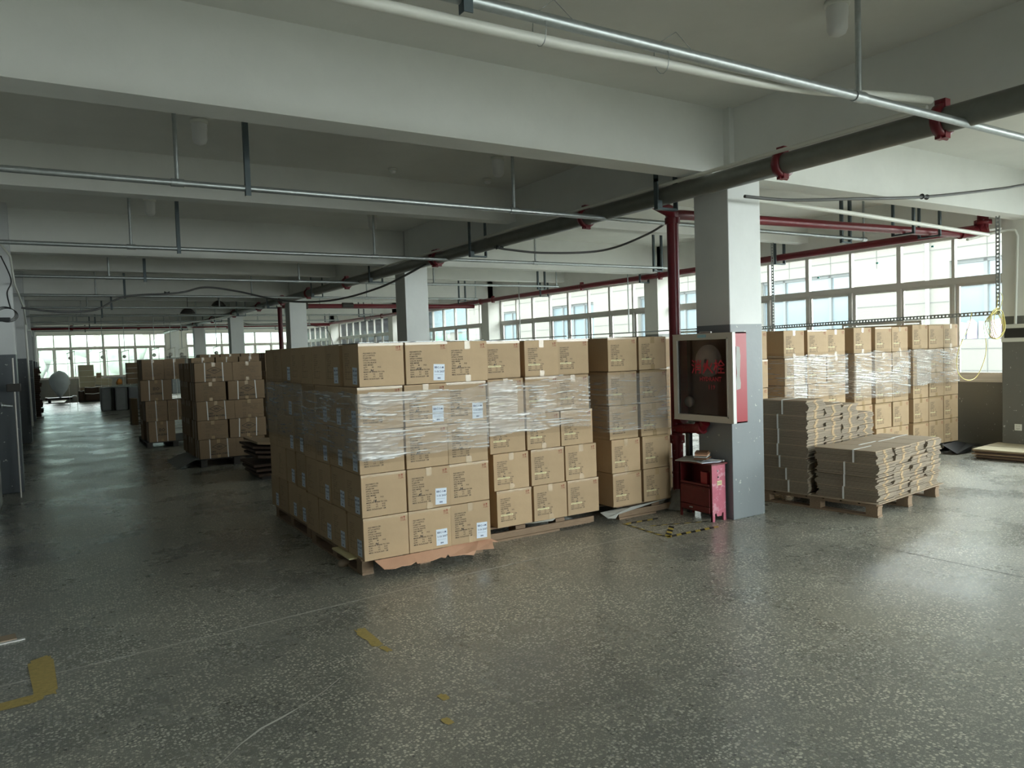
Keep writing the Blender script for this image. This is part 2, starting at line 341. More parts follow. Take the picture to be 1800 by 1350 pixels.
# ------------------------------------------------------------------ outside
def facade():
    t = struct(put('facade_outside', None)); X = 24
    wins = [(8.7, 12.65), (15.95, 19.9), (23.2, 27.1), (30.5, 34.4), (37.7, 41.6)]
    for zz0, zz1, zc in ((-6, 1.5, 0), (3.95, 8.0, 0)):
        MB().box(X, X+.3, 5, 44, zz0, zz1).obj('wall', 'facade', t)
    ys = [5] + [v for w_ in wins for v in w_] + [44]
    for i in range(0, len(ys), 2): MB().box(X, X+.3, ys[i], ys[i+1], 1.5, 3.95).obj('wall', 'facade', t)
    j = MB()
    for z in (-1.6, .55, 1.22, 2.7, 4.35, 6.2):
        for i in range(0, len(ys), 2):
            if 1.5 < z < 3.95: j.box(X-.012, X, ys[i], ys[i+1], z-.012, z+.012)
            elif i == 0: j.box(X-.012, X, 5, 44, z-.012, z+.012)
    for k in range(22):
        y = 6.3 + k*1.75
        j.box(X-.012, X, y-.01, y+.01, 3.97, 8); j.box(X-.012, X, y-.01, y+.01, -6, 1.48)
    j.obj('tile_joint', 'groove', t)
    MB().tube([(X-.08, 13.3, -6), (X-.08, 13.3, 8)], .06).obj('drain_pipe', 'pvc', t)
    for a, b in wins:
        MB().box(X+.22, X+.25, a, b, 1.5, 3.95).obj('window_glass', 'facwin', t)
        f = MB()
        for k in range(5):
            u = a + (b-a)*k/4; f.box(X+.14, X+.21, u-.05, u+.05, 1.5, 3.95)
        f.box(X+.14, X+.21, a, b, 3.85, 3.95).box(X+.14, X+.21, a, b, 3.15, 3.25).box(X+.14, X+.21, a, b, 1.5, 1.6)
        f.obj('window_frame', 'facframe', t)
    # cloth stacks on the sill seen in the nearest opposite window
    for k in range(7):
        y = 10.2 + k*.34; o = MB().add([(X+.05, y, 1.52), (X+.12, y, 1.52), (X+.12, y+.26, 1.52), (X+.05, y+.26, 1.52), (X+.05, y+.1*((k % 3)-1), 2.0+.12*(k % 2)), (X+.12, y, 2.0), (X+.12, y+.2, 2.0), (X+.05, y+.25, 2.05)],
            [(0,1,5,4),(1,2,6,5),(2,3,7,6),(3,0,4,7),(4,5,6,7)]).obj('hanging_cloth', 'lilac' if k % 2 else 'skyblue', t)
facade()
def panel_building():
    t = struct(put('panel_building_outside', None))
    MB().box(30, 30.4, 46, 120, -6, 9).obj('wall', 'facade', t)
    for k in range(18):
        MB().box(29.9, 29.99, 47+k*4, 49+k*4, 1.0, 3.1).obj('panel', 'green', t)
    MB().box(29.88, 29.98, 46, 120, 3.3, 9).obj('glass_band', 'facwin', t)
panel_building()
def hill():
    b = MB(); nx, ny = 60, 22
    vs = []
    for j in range(ny+1):
        for i in range(nx+1):
            x = -90 + 220*i/nx; y = 78 + 70*j/ny
            h = 34*(j/ny)**.8 - 6 + 2.6*noise.noise((x*.09, y*.09, 1)) + 1.2*noise.noise((x*.4, y*.4, 5))
            vs.append((x, y, h))
    b.add(vs, [(j*(nx+1)+i, j*(nx+1)+i+1, (j+1)*(nx+1)+i+1, (j+1)*(nx+1)+i) for j in range(ny) for i in range(nx)], 0, True)
    struct(b.obj('hill', 'hill'))
    struct(MB().box(-200, 200, -80, 160, -6.5, -6).obj('ground', 'ground'))
hill()
def tree(x, y, s, l):
    t = thing('tree', l, 'tree', (x, y, -6), 0, 'trees outside the far windows')
    MB().tube([(0,0,0), (.1,0,s*.6)], [.2, .1], 8).obj('trunk', 'brown', t)
    b = MB()
    for k in range(26):
        u = R.random()*2*PI; rr = R.random()**.5*s*.42; z = s*(.45+.5*R.random()); r = s*(.10+.09*R.random())
        n = 8; prof = [(.01, -r), (r*.7, -r*.7), (r, 0), (r*.75, r*.65), (.01, r)]
        b.lathe(prof, (rr*math.cos(u), rr*math.sin(u), z), 9)
    b.obj('crown', 'tree', t)
TREES = [(-5, 60, 8.6, 'leftmost tree outside the far windows'), (2.2, 62, 9.4, 'bushy tree outside the far window behind the white sack'), (10, 60, 8.7, 'tree outside the far windows behind the main pipe end'), (18.5, 64, 9.6, 'rightmost tree outside the far windows')]
for x, y, s, l in TREES: tree(x, y, s, l)
def far_block():
    t = tag(put('apartment_block', None, None, (3.6, 74, -6)), 'pale apartment block on the slope beyond the far windows', 'building')
    MB().box(0, 5, 0, 4, 0, 10.5).obj('wall', 'facade', t)
    for r in range(4):
        for c in range(5): MB().box(.35+c*.95, .85+c*.95, -.03, .02, 2.2+r*2.1, 3.2+r*2.1).obj('window', 'facframe', t)
far_block()

# ------------------------------------------------------------------ pipes under the ceiling
def clamp(parent, y, x, z, r, matn='red'):
    b = MB(); b.lathe([(r*1.0, -.03), (r*1.3, -.03), (r*1.38, 0), (r*1.3, .03), (r*1.0, .03)], (x, y, z), 20, 0, 'Y')
    for s in (1, -1):
        b.box(x-.03, x+.03, y-.035, y+.035, z+s*r*1.2-.02, z+s*r*1.2+.035)
        b.tube([(x-.05, y, z+s*r*1.35), (x+.05, y, z+s*r*1.35)], .014, 8)
    return b.obj('pipe_clamp', matn, parent)
MX, MZ, MR = 5.05, 3.05, .082
mp = thing('main_sprinkler_pipe', 'thick dark grey main sprinkler pipe running beneath the ceiling down the aisle', 'pipe', (0, 0, 0))
MB().tube([(MX, YB+.05, MZ), (MX, 2.66, MZ)], MR, 24).tube([(MX, 2.74, MZ), (MX, 40.3, MZ)], MR, 24).tube([(MX, 2.6, MZ), (MX, 2.8, MZ)], MR*.96, 24).obj('pipe', 'bigpipe', mp)
for y in (2.70, 3.95, 6.5, 10.1, 10.22, 14.1, 16.6, 18.8, 21.2, 24.4, 28, 31.6, 35.2): clamp(mp, y, MX, MZ, MR)
for y in (-1.9, 5.27, 8.9, 12.6, 16.0, 19.8, 23.4, 27, 30.6, 34.2):
    b = MB()
    b.box(MX-.13, MX-.115, y-.025, y+.025, MZ-.12, ZC if 0 else ZB+.03).box(MX+.115, MX+.13, y-.025, y+.025, MZ-.12, ZB+.03)
    b.box(MX-.13, MX+.13, y-.025, y+.025, MZ-.135, MZ-.115)
    b.box(MX-.115, MX-.07, y-.025, y-.02, MZ-.12, MZ-.05)
    if abs(((y - CY[1]) % 3.615)) > .3 and abs(((y - CY[1]) % 3.615) - 3.615) > .0:
        b.box(MX-.13, MX-.115, y-.025, y+.025, ZB, ZC-.004).box(MX+.115, MX+.13, y-.025, y+.025, ZB, ZC-.004)
    b.obj('pipe_bracket', 'dark', mp)
br_names = ['nearest the camera, above the white conduit', 'second from the near end, in front of the carton stacks', 'third from the near end', 'fourth from the near end', 'fifth from the near end',
            'sixth from the near end', 'seventh from the near end', 'eighth from the near end', 'ninth from the near end', 'tenth from the near end']
for k in range(10):
    y = 2.54 + 3.6*k; bz = 2.985
    t = thing('branch_sprinkler_pipe', 'thin galvanised branch pipe, %s' % br_names[k], 'pipe', (0, y, 0), 0, 'sprinkler branch pipes')
    b = MB().tube([(-.55, 0, bz), (9.5, 0, bz)], .0245, 12)
    b.obj('pipe', 'steel', t)
    for x in (.91, 3.9, 6.55, 9.5):
        d = MB().tube([(x, 0, bz), (x, 0, ZC-.12)], .016, 10).tube([(x-.045, 0, bz), (x+.045, 0, bz)], .031, 12)
        d.lathe([(.012, 0), (.03, .02), (.03, .03), (.01, .05)], (x, 0, ZC-.14), 10)
        d.obj('sprinkler_riser', 'steel', t)
    for x in (1.42,):
        MB().box(x-.02, x+.02, -.032, -.026, bz-.06, ZC).box(x-.02, x-.016, -.03, .01, bz-.06, ZC).obj('hanger', 'dark', t)
    MB().box(9.0, 9.03, -.02, .02, bz-.06, ZC).box(9.18, 9.21, -.02, .02, bz-.06, ZC).box(9.0, 9.21, -.02, .02, bz-.07, bz-.05).obj('hanger', 'dark', t)
# red window-side main
XR = 11.0
rp = thing('red_window_pipe', 'long red fire pipe running along the tops of the side windows', 'pipe')
MB().tube([(XR, 5.35, 3.10), (XR, 33.2, 3.10)], .057, 18).obj('pipe', 'red', rp)
for y in (8.7, 12.2, 16, 20.5, 24.5, 28.5):
    MB().box(XR-.13, XR-.11, y-.025, y+.025, 2.99, ZC if y < 9 else 3.5).box(XR+.11, XR+.13, y-.025, y+.025, 2.99, 3.5).box(XR-.13, XR+.13, y-.025, y+.025, 2.98, 3.0).obj('pipe_bracket', 'dark', rp)
for y in (11.7, 14.4, 18.6, 19.3, 23, 27): clamp(rp, y, XR, 3.10, .057)
rc = thing('red_cross_pipe', 'red fire pipe crossing from the window wall to the square column beside the hydrant cabinet', 'pipe')
MB().tube([(5.36, 5.5, 2.93), (5.5, 5.5, 2.94), (10.9, 5.5, 3.03)], .05, 16).obj('pipe', 'red', rc)
b = MB().tube([(10.7, 5.5, 3.03), (11.0, 5.42, 3.07), (11.03, 5.3, 3.1)], .075, 14).tube([(11.02, 5.36, 3.1), (11.03, 5.36, 3.30)], .07, 14).lathe([(.07, -.03), (.11, -.03), (.11, .03), (.07, .03)], (11.03, 5.36, 3.18), 14)
b.obj('valve_elbow', 'redworn', rc)
for x in (9.35, 9.95): MB().box(x-.015, x+.015, 5.35, 5.38, 2.95, ZC).box(x-.015, x+.015, 5.62, 5.65, 2.95, ZC).box(x-.015, x+.015, 5.35, 5.65, 2.94, 2.96).obj('pipe_bracket', 'dark', rc)
r2 = thing('red_cross_pipe', 'red fire pipe crossing the hall behind the third square column', 'pipe')
MB().tube([(5.3, 19.75, 2.98), (11.0, 19.75, 2.98)], .06, 14).obj('pipe', 'red', r2)
MB().tube([(5.75, 19.72, 2.98), (5.95, 19.72, 2.98)], .085, 14).tube([(6.9, 19.7, 3.0), (7.2, 19.7, 3.0)], .07, 14).obj('valve', 'darkboard', r2)
r3 = thing('red_end_pipe', 'red fire pipe crossing the whole hall near the far windows', 'pipe')
MB().tube([(-.6, 33.2, 3.02), (XR, 33.2, 3.06)], .07, 14).obj('pipe', 'red', r3)
for x in (.9, 3.2, 6.6, 9.6): MB().tube([(x-.05, 33.2, 3.03), (x+.05, 33.2, 3.03)], .1, 12).obj('pipe_clamp', 'redworn', r3)
# risers
rs = thing('red_riser_pipe', 'chipped red riser pipe standing beside the square column, left of the hydrant cabinet', 'pipe', (5.35, 5.5, 0))
MB().tube([(0, 0, .78), (0, 0, 2.95)], .058, 20).tube([(0,0,2.84), (0,0,2.9)], .075, 20).tube([(0,0,2.88), (-.05,-.02,2.96), (-.28, -.03, 3.03)], .06, 14).obj('pipe', 'red', rs)
MB().tube([(0, 0, 0), (0, 0, .8)], .056, 20).tube([(0,0,.66), (0,0,.74)], .075, 20).tube([(0,0,.35),(0,0,.37)], .062, 20).obj('lower_pipe', 'redworn', rs)
b = MB().tube([(-.02, 0, .80), (-.03, -.2, .82), (-.05, -.38, .84), (-.06, -.44, .90)], .048, 14).tube([(-.05,-.34,.84), (-.05,-.40,.85)], .065, 14).tube([(0, 0, .92), (0, -.1, .93)], .07, 14)
b.obj('elbow', 'redworn', rs)
b = MB(); pr = [(.16, 0), (.15, .05), (.11, .10), (.075, .17), (.06, .2)]
b.lathe(pr, (0, 0, 0), 14); o = b.obj('concrete_foot', 'concrete', rs)
for v in o.data.vertices: v.co += Vector(noise.noise_vector(v.co*14))*.02
rs2 = thing('red_riser_pipe', 'plain red riser pipe standing beside the third square column', 'pipe', (5.35, 20.2, 0))
MB().tube([(0,0,0), (0,0,2.98)], .06, 14).obj('pipe', 'red', rs2)

# white conduits
def catmull(P, n=8):
    P = [Vector(p) for p in P]; out = []
    for i in range(len(P)-1):
        p0 = P[max(i-1, 0)]; p1 = P[i]; p2 = P[i+1]; p3 = P[min(i+2, len(P)-1)]
        for k in range(n):
            t = k/n; out.append(.5*((2*p1) + (p2-p0)*t + (2*p0-5*p1+4*p2-p3)*t*t + (3*p1-p0-3*p2+p3)*t**3))
    return out + [P[-1]]
t = thing('white_conduit', 'white plastic conduit wired beneath the nearest galvanised branch pipe', 'conduit')
MB().tube(catmull([(-.3, 2.57, 2.90), (1.0, 2.57, 2.905), (1.84, 2.58, 2.918), (2.49, 2.605, 2.95), (3.09, 2.61, 2.965), (3.64, 2.61, 3.00), (4.3, 2.61, 3.07), (4.78, 2.63, 3.12)]), .023, 12).obj('pipe', 'pvc', t)
for x in (1.78, 2.45):
    MB().tube([(x, 2.565+.047*math.sin(q)+.012*math.cos(q), 2.952+.072*math.cos(q)) for q in [2*PI*i/14 for i in range(15)]] + [(x+.03, 2.50, 3.05), (x+.12, 2.49, 2.98)], .002, 5).obj('wire_tie', 'steel', t)
t = thing('white_conduit', 'white conduit lying along the top of the thick grey main pipe', 'conduit')
MB().tube([(4.96, 2.75, 3.135), (4.955, 5.3, 3.13), (4.96, 9.6, 3.13), (4.96, 13, 3.13)], .016, 10).obj('pipe', 'pvc', t)
t = thing('white_conduit', 'white conduit sagging across the right bay beneath the red cross pipe', 'conduit')
MB().tube(catmull([(5.6, 4.92, 3.03), (5.96, 4.92, 3.01), (7.4, 4.92, 2.985), (8.71, 4.92, 2.95), (10.25, 4.92, 2.905)]), .024, 12).obj('pipe', 'pvc', t)
t = thing('white_conduit', 'white conduit bending down the pilaster to the small switch box', 'conduit')
MB().tube([(10.4, 5.25, 2.90), (11.1, 5.24, 3.03), (11.15, 5.1, 3.045), (11.165, 5.02, 3.03), (11.17, 4.99, 2.95), (11.17, 5.02, 1.77)], .017, 10).obj('pipe', 'pvc', t)
# cables
def cable(pts, r, label, matn='cable', name='hanging_cable', cat='cable', plug=None):
    t = thing(name, label, cat); MB().tube(catmull(pts), r, 8).obj('cord', matn, t)
    if plug: MB().lathe([(.002, -.05), (.03, -.045), (.012, -.01), (.012, .01), (.03, .045), (.002, .05)], plug, 10, 0, 'X').obj('connector', 'blackplastic', t)
cable([(13.0-1.6, 4.4, 3.62), (10.01, 4.4, 3.41), (9.4, 4.4, 3.31), (7.87, 4.4, 3.10), (6.65, 4.4, 2.985), (5.85, 4.5, 2.93), (5.3, 4.55, 2.93)], .015, 'grey cable sagging across the right bay before the pilaster', plug=(7.87, 4.4, 3.10))
cable([(4.95, 8.3, 2.97), (5.1, 8.2, 2.93), (5.55, 8.0, 2.88), (6.23, 7.68, 2.90), (6.3, 6.9, 3.0), (6.1, 6.2, 3.1)], .014, 'dark cable looping from the main pipe behind the red riser', plug=(5.0, 8.25, 2.96))
cable([(-.3, 15.0, 2.62), (.25, 15.0, 2.55), (.8, 15.2, 2.6), (1.3, 15.4, 2.85), (2.2, 15.4, 2.93), (2.7, 15.5, 3.05), (3.3, 15.5, 2.98), (4.0, 14.8, 2.75), (4.5, 13.5, 2.66), (4.8, 11.8, 2.76), (5.0, 10.4, 3.0)], .018, 'grey cable snaking beneath the ceiling from the left column to the main pipe', plug=(2.0, 15.4, 2.93))
cable([(.2, 24.5, 2.85), (1.2, 24, 2.75), (2.6, 24, 2.72), (4, 24, 2.8), (5, 24, 3.0)], .012, 'pale cable sagging between far branch pipes', 'pvc')
cable([(5.8, 26.9, 3.1), (6.0, 27, 2.85), (7.5, 27.2, 2.85), (8.6, 27.5, 2.75), (9.2, 28, 2.6), (9.4, 28, 1.9)], .014, 'dark cable arching down beside the far window pilaster')

# ceiling lamps and detectors
lampm = MB().lathe([(.001, .0), (.06, 0), (.065, -.02), (.065, -.07), (.062, -.09), (.062, -.15), (.05, -.18), (.02, -.195), (.001, -.197)], n=20)
lme = lampm.mesh('diffuser', 'lamp'); bme = MB().lathe([(.001, .0), (.075, 0), (.075, -.03), (.066, -.035), (.001, -.035)], n=20).mesh('base', 'pvc')
pos = {(0, 0): 'above the nearest branch pipe', (0, 1): 'leftmost in the bay behind the first beam', (1, 1): 'near the main pipe behind the first beam'}
for i, x in enumerate((1.25, 4.3)):
    for k in range(0, 8):
        y = 3.33 + 3.72*k
        if k == 0 and i == 0: continue
        y = [2.94, 7.07, 10.77, 14.3, 17.9, 21.5, 25.1, 28.7][k]
        lab = 'white round ceiling lamp, %s row, %s aisle of lamps' % (['nearest', 'second', 'third', 'fourth', 'fifth', 'sixth', 'seventh', 'eighth'][k], ['left', 'right'][i])
        t = thing('ceiling_lamp', lab, 'lamp', (x, y, ZC), 0, 'round ceiling lamps'); put('base', bme, t); put('diffuser', lme, t, (0, 0, -.02))
for x, y, l in ((3.46, 7.99, 'small round smoke detector with slots between two ceiling lamps'), (4.72, 8.02, 'plain white smoke detector beside the right ceiling lamp')):
    t = thing('smoke_detector', l, 'detector', (x, y, ZC)); MB().lathe([(.001, 0), (.055, 0), (.055, -.02), (.035, -.025), (.001, -.025)], n=18).obj('base', 'pvc', t)
    MB().lathe([(.035, -.025), (.04, -.03), (.03, -.055), (.001, -.06)], n=18).obj('cap', 'lamp', t)
for k, (x, y, z) in enumerate(((3.35, 22, 2.92), (4.15, 22, 3.12))):
    t = thing('dome_lamp', ['dark dome lamp shade hanging low between far branch pipes', 'dark dome lamp shade hanging beside the main pipe'][k], 'lamp', (x, y, z))
    MB().lathe([(.02, .16), (.06, .15), (.13, .10), (.19, .02), (.20, 0), (.185, .0), (.12, .09), (.02, .14)], n=18).obj('shade', 'darkboard', t)
    MB().tube([(0, 0, .15), (0, 0, ZC-z)], .008, 6).obj('rod', 'dark', t)

# ------------------------------------------------------------------ cartons
BX, BY, BZ = .355, .342, .316
def carton_body(w_, d_, h_, matn):
    b = MB(); b.bevbox(0, w_, 0, d_, 0, h_, .004); b.box(.0-.0006, 0, 0, 0, 0, 0) if 0 else None
    return b.mesh('body', matn)
SHIP = "AQUARIUS LTD\nAT LOGISTICS\nPO#41708\nSTYLE C-090302\nCOLOR: BLACK\nSIZE: MIXED\nQTY:        48        PCS\nC/NO:\nMADE IN CHINA TO USA\nG.W.:         7.5        KGS\nN.W.:         6.5        KGS\nMEAS: 36.5x36.5x33  CM"
bodies = {}
def body(w_, d_, h_, m_='carton'):
    k = (round(w_, 3), round(d_, 3), round(h_, 3), m_)
    if k not in bodies: bodies[k] = carton_body(w_, d_, h_, m_)
    return bodies[k]
tapeA = {}
def tapes(w_, d_, h_, tabs, parent):
    k = (w_, d_, h_, tabs); c = w_/2
    if k not in tapeA:
        q = [MB().box(c-.024, c+.024, 0, d_, h_+.0002, h_+.0014).mesh('packing_tape', 'tape')]
        if tabs:
            q.append(MB().box(c-.024, c+.024, -.0016, -.0003, h_-.062, h_+.0014).mesh('packing_tape', 'tape'))
            q.append(MB().box(c-.024, c+.024, -.0016, -.0003, .0, .05).mesh('packing_tape', 'tape'))
        else: q.append(MB().box(.0, w_, -.0014, -.0003, h_-.018, h_+.001).mesh('packing_tape', 'tape'))
        tapeA[k] = q
    for me in tapeA[k]: put('packing_tape', me, parent)
def mark_mesh():
    b = MB(); y = -.001
    def q(x0, x1, z0, z1): b.box(x0, x1, y-.0006, y, z0, z1)
    q(0, .045, 0, .0022)
    for x in (.004, .014): q(x, x+.003, .008, .03); b.add([(x-.003, y, .024), (x+.006, y, .024), (x+.0015, y, .034)], [(0, 1, 2)])
    q(.03, .033, .008, .02); b.add([(.024, y, .034), (.039, y, .034), (.0345, y, .02), (.0285, y, .02)], [(0, 3, 2, 1)]); q(.025, .038, .005, .008)
    return b.mesh('handling_mark', 'redink')
MARK = mark_mesh()
def label_meshes():
    p = MB().box(0, .095, -.0012, -.0002, 0, .125).mesh('shipping_label', 'paper')
    t1 = text_mesh("BBC-1-M\n1-16 2037", .021, 'labelink', 1.5, 'LEFT', .0006)
    t2 = text_mesh("made in workshop A", .0085, 'labelink', 1.0)
    t3 = text_mesh("404", .017, 'labelink', 1.0, 'LEFT', .0008)
    return p, t1, t2, t3
LP = label_meshes()
NUMS = ['57', '109', '54', '69', '96', '24', '603', '18', '610', '32', '87', '45']
def add_label(parent, x, y, z, rz=0., tilt=0.):
    o = put('shipping_label', LP[0], parent, (x, y, z), rz)
    if tilt: o.rotation_euler = (0, tilt, rz)
    put('label_print', LP[1], o, (.008, -.0016, .093)); put('label_print', LP[2], o, (.010, -.0016, .042)); put('label_print', LP[3], o, (.034, -.0016, .012))
STICK = MB().box(0, .125, -.0016, -.0004, 0, .014).mesh('yellow_sticker', 'sticker')
STT = text_mesh("MADE IN CHINA TO USA", .0095, 'inkgrey')
ORD5 = ['bottom', 'second', 'third', 'fourth', 'top']
def carton(x, y, z, label, group, dims=(BX, BY, BZ), label_front=False, sticker=False, side_label=False, side_print=False, tabs=False, front=True, matn='carton', jit=.004, num=None):
    w_, d_, h_ = dims
    t = thing('carton', label, 'carton', (x + R.uniform(-jit, jit), y + R.uniform(-jit, jit*.5), z), R.uniform(-.009, .009), group)
    put('body', body(w_, d_, h_, matn), t); tapes(w_, d_, h_, tabs, t)
    if front:
        put('printed_text', text_mesh(SHIP, .0145, 'ink', 1.18, 'LEFT', .0003), t, (.035, -.0012, h_*.76))
        put('handling_mark', MARK, t, (w_-.062, 0, h_-.055))
        put('handwritten_number', text_mesh(num or R.choice(NUMS), .026, 'pen', 1, 'LEFT', .0008, .35), t, (.085, -.0016, h_*.76-.131))
    if sticker:
        o = put('yellow_sticker', STICK, t, (.034, -.0003, h_*.76-.143)); put('sticker_print', STT, o, (.006, -.002, .004))
    if label_front: add_label(t, w_-.13, -.0002, .022, 0, R.uniform(-.05, .05))
    if side_print:
        o = put('printed_text', text_mesh(SHIP, .0145, 'inkgrey', 1.18), t, (-.0012, d_-.05, h_*.76), -PI/2)
    if side_label: add_label(t, -.0003, .135, .02, -PI/2, R.uniform(-.04, .04))
    return t

def pallet(x0, x1, y0, y1, label, h=.125, matn='wood', rz=0., blocks=True, group='wooden pallets', front=False):
    cx, cy = (x0+x1)/2, (y0+y1)/2; hw, hd = (x1-x0)/2, (y1-y0)/2
    t = thing('pallet', label, 'pallet', (cx, cy, 0), rz, group)
    n = 7
    for k in range(n):
        a = -hd + 2*hd*k/n; MB().box(-hw, hw, a+.012, a+2*hd/n-.012, h-.018, h-.001).obj('deck_board', matn, t)
    if front:
        MB().box(-hw, hw, -hd-.022, -hd, .02, .075).obj('front_board', matn, t); MB().box(-hw, hw*.3, -hd-.03, -hd+.05, 0, .018).obj('front_board', matn, t)
        for v in (-.4, .35): MB().box(hw*v-.05, hw*v+.05, -hd, -hd+.12, .018, h-.02).obj('block', matn, t)
        for v in (-1, 0, 1): MB().box(-hw, hw, v*(hd-.08)-.04, v*(hd-.08)+.04, .0, .02).obj('bottom_board', matn, t)
        return t
    for u in (-1, 0, 1):
        c = u*(hw-.05); MB().box(c-.045, c+.045, -hd, hd, h-.036, h-.018).obj('stringer', matn, t)
        for v in (-1, 0, 1):
            e = v*(hd-.06); MB().box(c-.045, c+.045, e-.055, e+.055, .018, h-.036).obj('block', matn, t)
        MB().box(c-.045, c+.045, -hd, hd, 0, .018).obj('bottom_board', matn, t)
    return t

ROWN = ['bottom row', 'second row up', 'third row up', 'fourth row up', 'top row']
def fbm2(a, b, s): return noise.noise((a, b, s)) + .5*noise.noise((a*2.1, b*2.3, s+3))
def film(path, z0, z1, label, seed, slope=0., dens=.3, top_slope=0., off=.012, bright_zone=None):
    """stretch wrap: a wrinkled sheet following the stack faces (list of xy corners)"""
    segs = []; L = 0
    for a, b in zip(path, path[1:]):
        d = math.hypot(b[0]-a[0], b[1]-a[1]); segs.append((a, b, L, d)); L += d
    nu = int(L/.011); nv = int((z1-z0)/.0065); vs = []; alpha = []
    cxs = sum(p[0] for p in path)/len(path)
    for j in range(nv+1):
        for i in range(nu+1):
            u = L*i/nu
            for (a, b, l0, d) in segs:
                if u <= l0 + d + 1e-9: break
            f = (u-l0)/d; dx, dy = (b[0]-a[0])/d, (b[1]-a[1])/d
            nx, ny = dy, -dx                                   # outward normal (path runs with the outside on its right)
            zz = z0 + (z1-z0)*j/nv
            zw = zz - slope*u + .02*fbm2(u*1.3, 0, seed)
            ridge = fbm2(u*2.2 + .3*noise.noise((zz*6, u, seed)), zw*70, seed) + .6*fbm2(u*6, zw*130, seed+9)
            q = ridge
            h = off + .006*q
            edge = 1.0
            lo = z0 + .035*(1+noise.noise((u*3, 2, seed))) + max(0, top_slope*(0))
            hi = z1 - .035*(1+noise.noise((u*3, 7, seed)))
            if zz < lo or zz > hi: edge = 0
            k = max(0., q - .25)
            zone = .5 + .5*fbm2(u*1.1+3, zz*3.2, seed+20)
            if bright_zone and bright_zone[0] < u < bright_zone[1]: zone = .85 + .3*fbm2(u*5, zz*7, seed+4)  # zone drawn whiter and more opaque, as a painted highlight
            al = (.13 + dens*(.25+.9*max(0, zone))*min(1., k*2.6) + (.22*max(0, zone) if zone > .6 else 0))*edge
            zoff = .0 if not 0 else 0
            vs.append((a[0]+dx*f*d+nx*h, a[1]+dy*f*d+ny*h, zz)); alpha.append(min(.92, al))
    fs = [(j*(nu+1)+i, j*(nu+1)+i+1, (j+1)*(nu+1)+i+1, (j+1)*(nu+1)+i) for j in range(nv) for i in range(nu)]
    b = MB().add(vs, fs, 0, True); me = b.mesh('stretch_film', 'film')
    at = me.attributes.new('fold_glint', 'FLOAT', 'POINT'); at.data.foreach_set('value', alpha)
    return tag(put('stretch_film', me), label, 'film', 'stretch wrap around the carton stacks')

Z0 = .13; PZ = .3205
# nearest stack: 3 wide, 4 deep, 5 high, seen from its front and its aisle side
AX, AYY = 1.904, 5.203
for r in range(5):
    for c in range(3):
        xs = [0, .366, .722][c] + (.0 if r < 4 else .01)
        lf = (r, c) in ((0, 1), (0, 2), (1, 1), (3, 1), (3, 2), (4, 1))
        desc = 'with a white label' if lf else 'with printed shipping text'
        carton(AX+xs+.01*(r == 4), AYY, Z0+PZ*r, 'carton %s, %s, %s front column of the nearest stack' % (desc, ROWN[r], ['left', 'middle', 'right'][c]),
               'cartons in the nearest wrapped stack', label_front=lf, side_label=(c == 0), side_print=(c == 0), tabs=(c > 0 and (r+c) % 2 == 0) or (r, c) == (4, 2))
    for d in range(1, 4):
        carton(AX+.003*(r % 2), AYY+.349*d, Z0+PZ*r, 'carton %s, %s, %s along the aisle side of the nearest stack' % ('with label' if (d < 3 and r < 4) or (r == 4 and d == 1) else 'without label', ROWN[r], ['', 'second', 'third', 'fourth'][d]),
               'cartons in the nearest wrapped stack', side_label=(d < 3 and r < 4 and not (r == 0 and d == 2 and 0)) or (r == 4 and d == 1), side_print=True, front=False)
pallet(AX+.015, AX+1.06, AYY+.10, AYY+1.35, 'wooden pallet under the nearest wrapped carton stack')
film([(AX, AYY+1.38), (AX-.0, AYY), (AX+1.085, AYY)], .84, 1.40, 'crinkled clear stretch film wrapped round the middle of the nearest carton stack', 3, -.02, .75)
# pink torn board under the nearest stack
t = thing('torn_board_sheet', 'torn pinkish cardboard sheet sticking out beneath the nearest carton stack', 'cardboard sheet', (AX, AYY, 0))
def torn(pts, name, parent, zs=.125):
    b = MB(); n = len(pts)
    top = [(p[0], p[1], p[2]) for p in pts]; bot = [(p[0], p[1], p[2]-.004) for p in pts]
    b.add(top+bot, [tuple(range(n)), tuple(reversed(range(n, 2*n)))] + [(i, i+n, (i+1) % n + n, (i+1) % n) for i in range(n)]); b.obj(name, 'flap', parent)
torn([(.08, .0, .126), (.02+.1, -.085, .075), (.20, -.10, .07), (.26, -.085, .075), (.33, -.09, .07), (.37, -.075, .08), (.385, -.07, .085), (.39, 0, .126)], 'flap', t)
torn([(.37, 0, .127), (.385, -.085, .07), (.45, -.09, .07), (.52, -.085, .072), (.59, -.07, .08), (.62, -.085, .072), (.66, -.055, .09), (.68, 0, .127)], 'flap', t)
torn([(.64, 0, .126), (.66, -.08, .075), (.78, -.085, .07), (.86, -.10, .055), (.90, -.07, .08), (1.0, -.075, .075), (1.06, -.075, .07), (1.10, .02, .10), (1.17, .05, .08), (1.08, .11, .127), (1.0, .06, .127)], 'flap', t)
t = thing('board_offcut', 'pale board offcut lying under the aisle side of the nearest carton stack', 'cardboard sheet', (AX-.02, AYY+.3, 0))
MB().box(-.03, .05, -.12, .28, .112, .124).obj('sheet', 'sticker', t); o = MB().lathe([(.001, 0), (.05, 0), (.045, .03), (.02, .045), (.001, .05)], (0.02, .16, 0), 10).obj('crumpled_scrap', 'flattop', t)

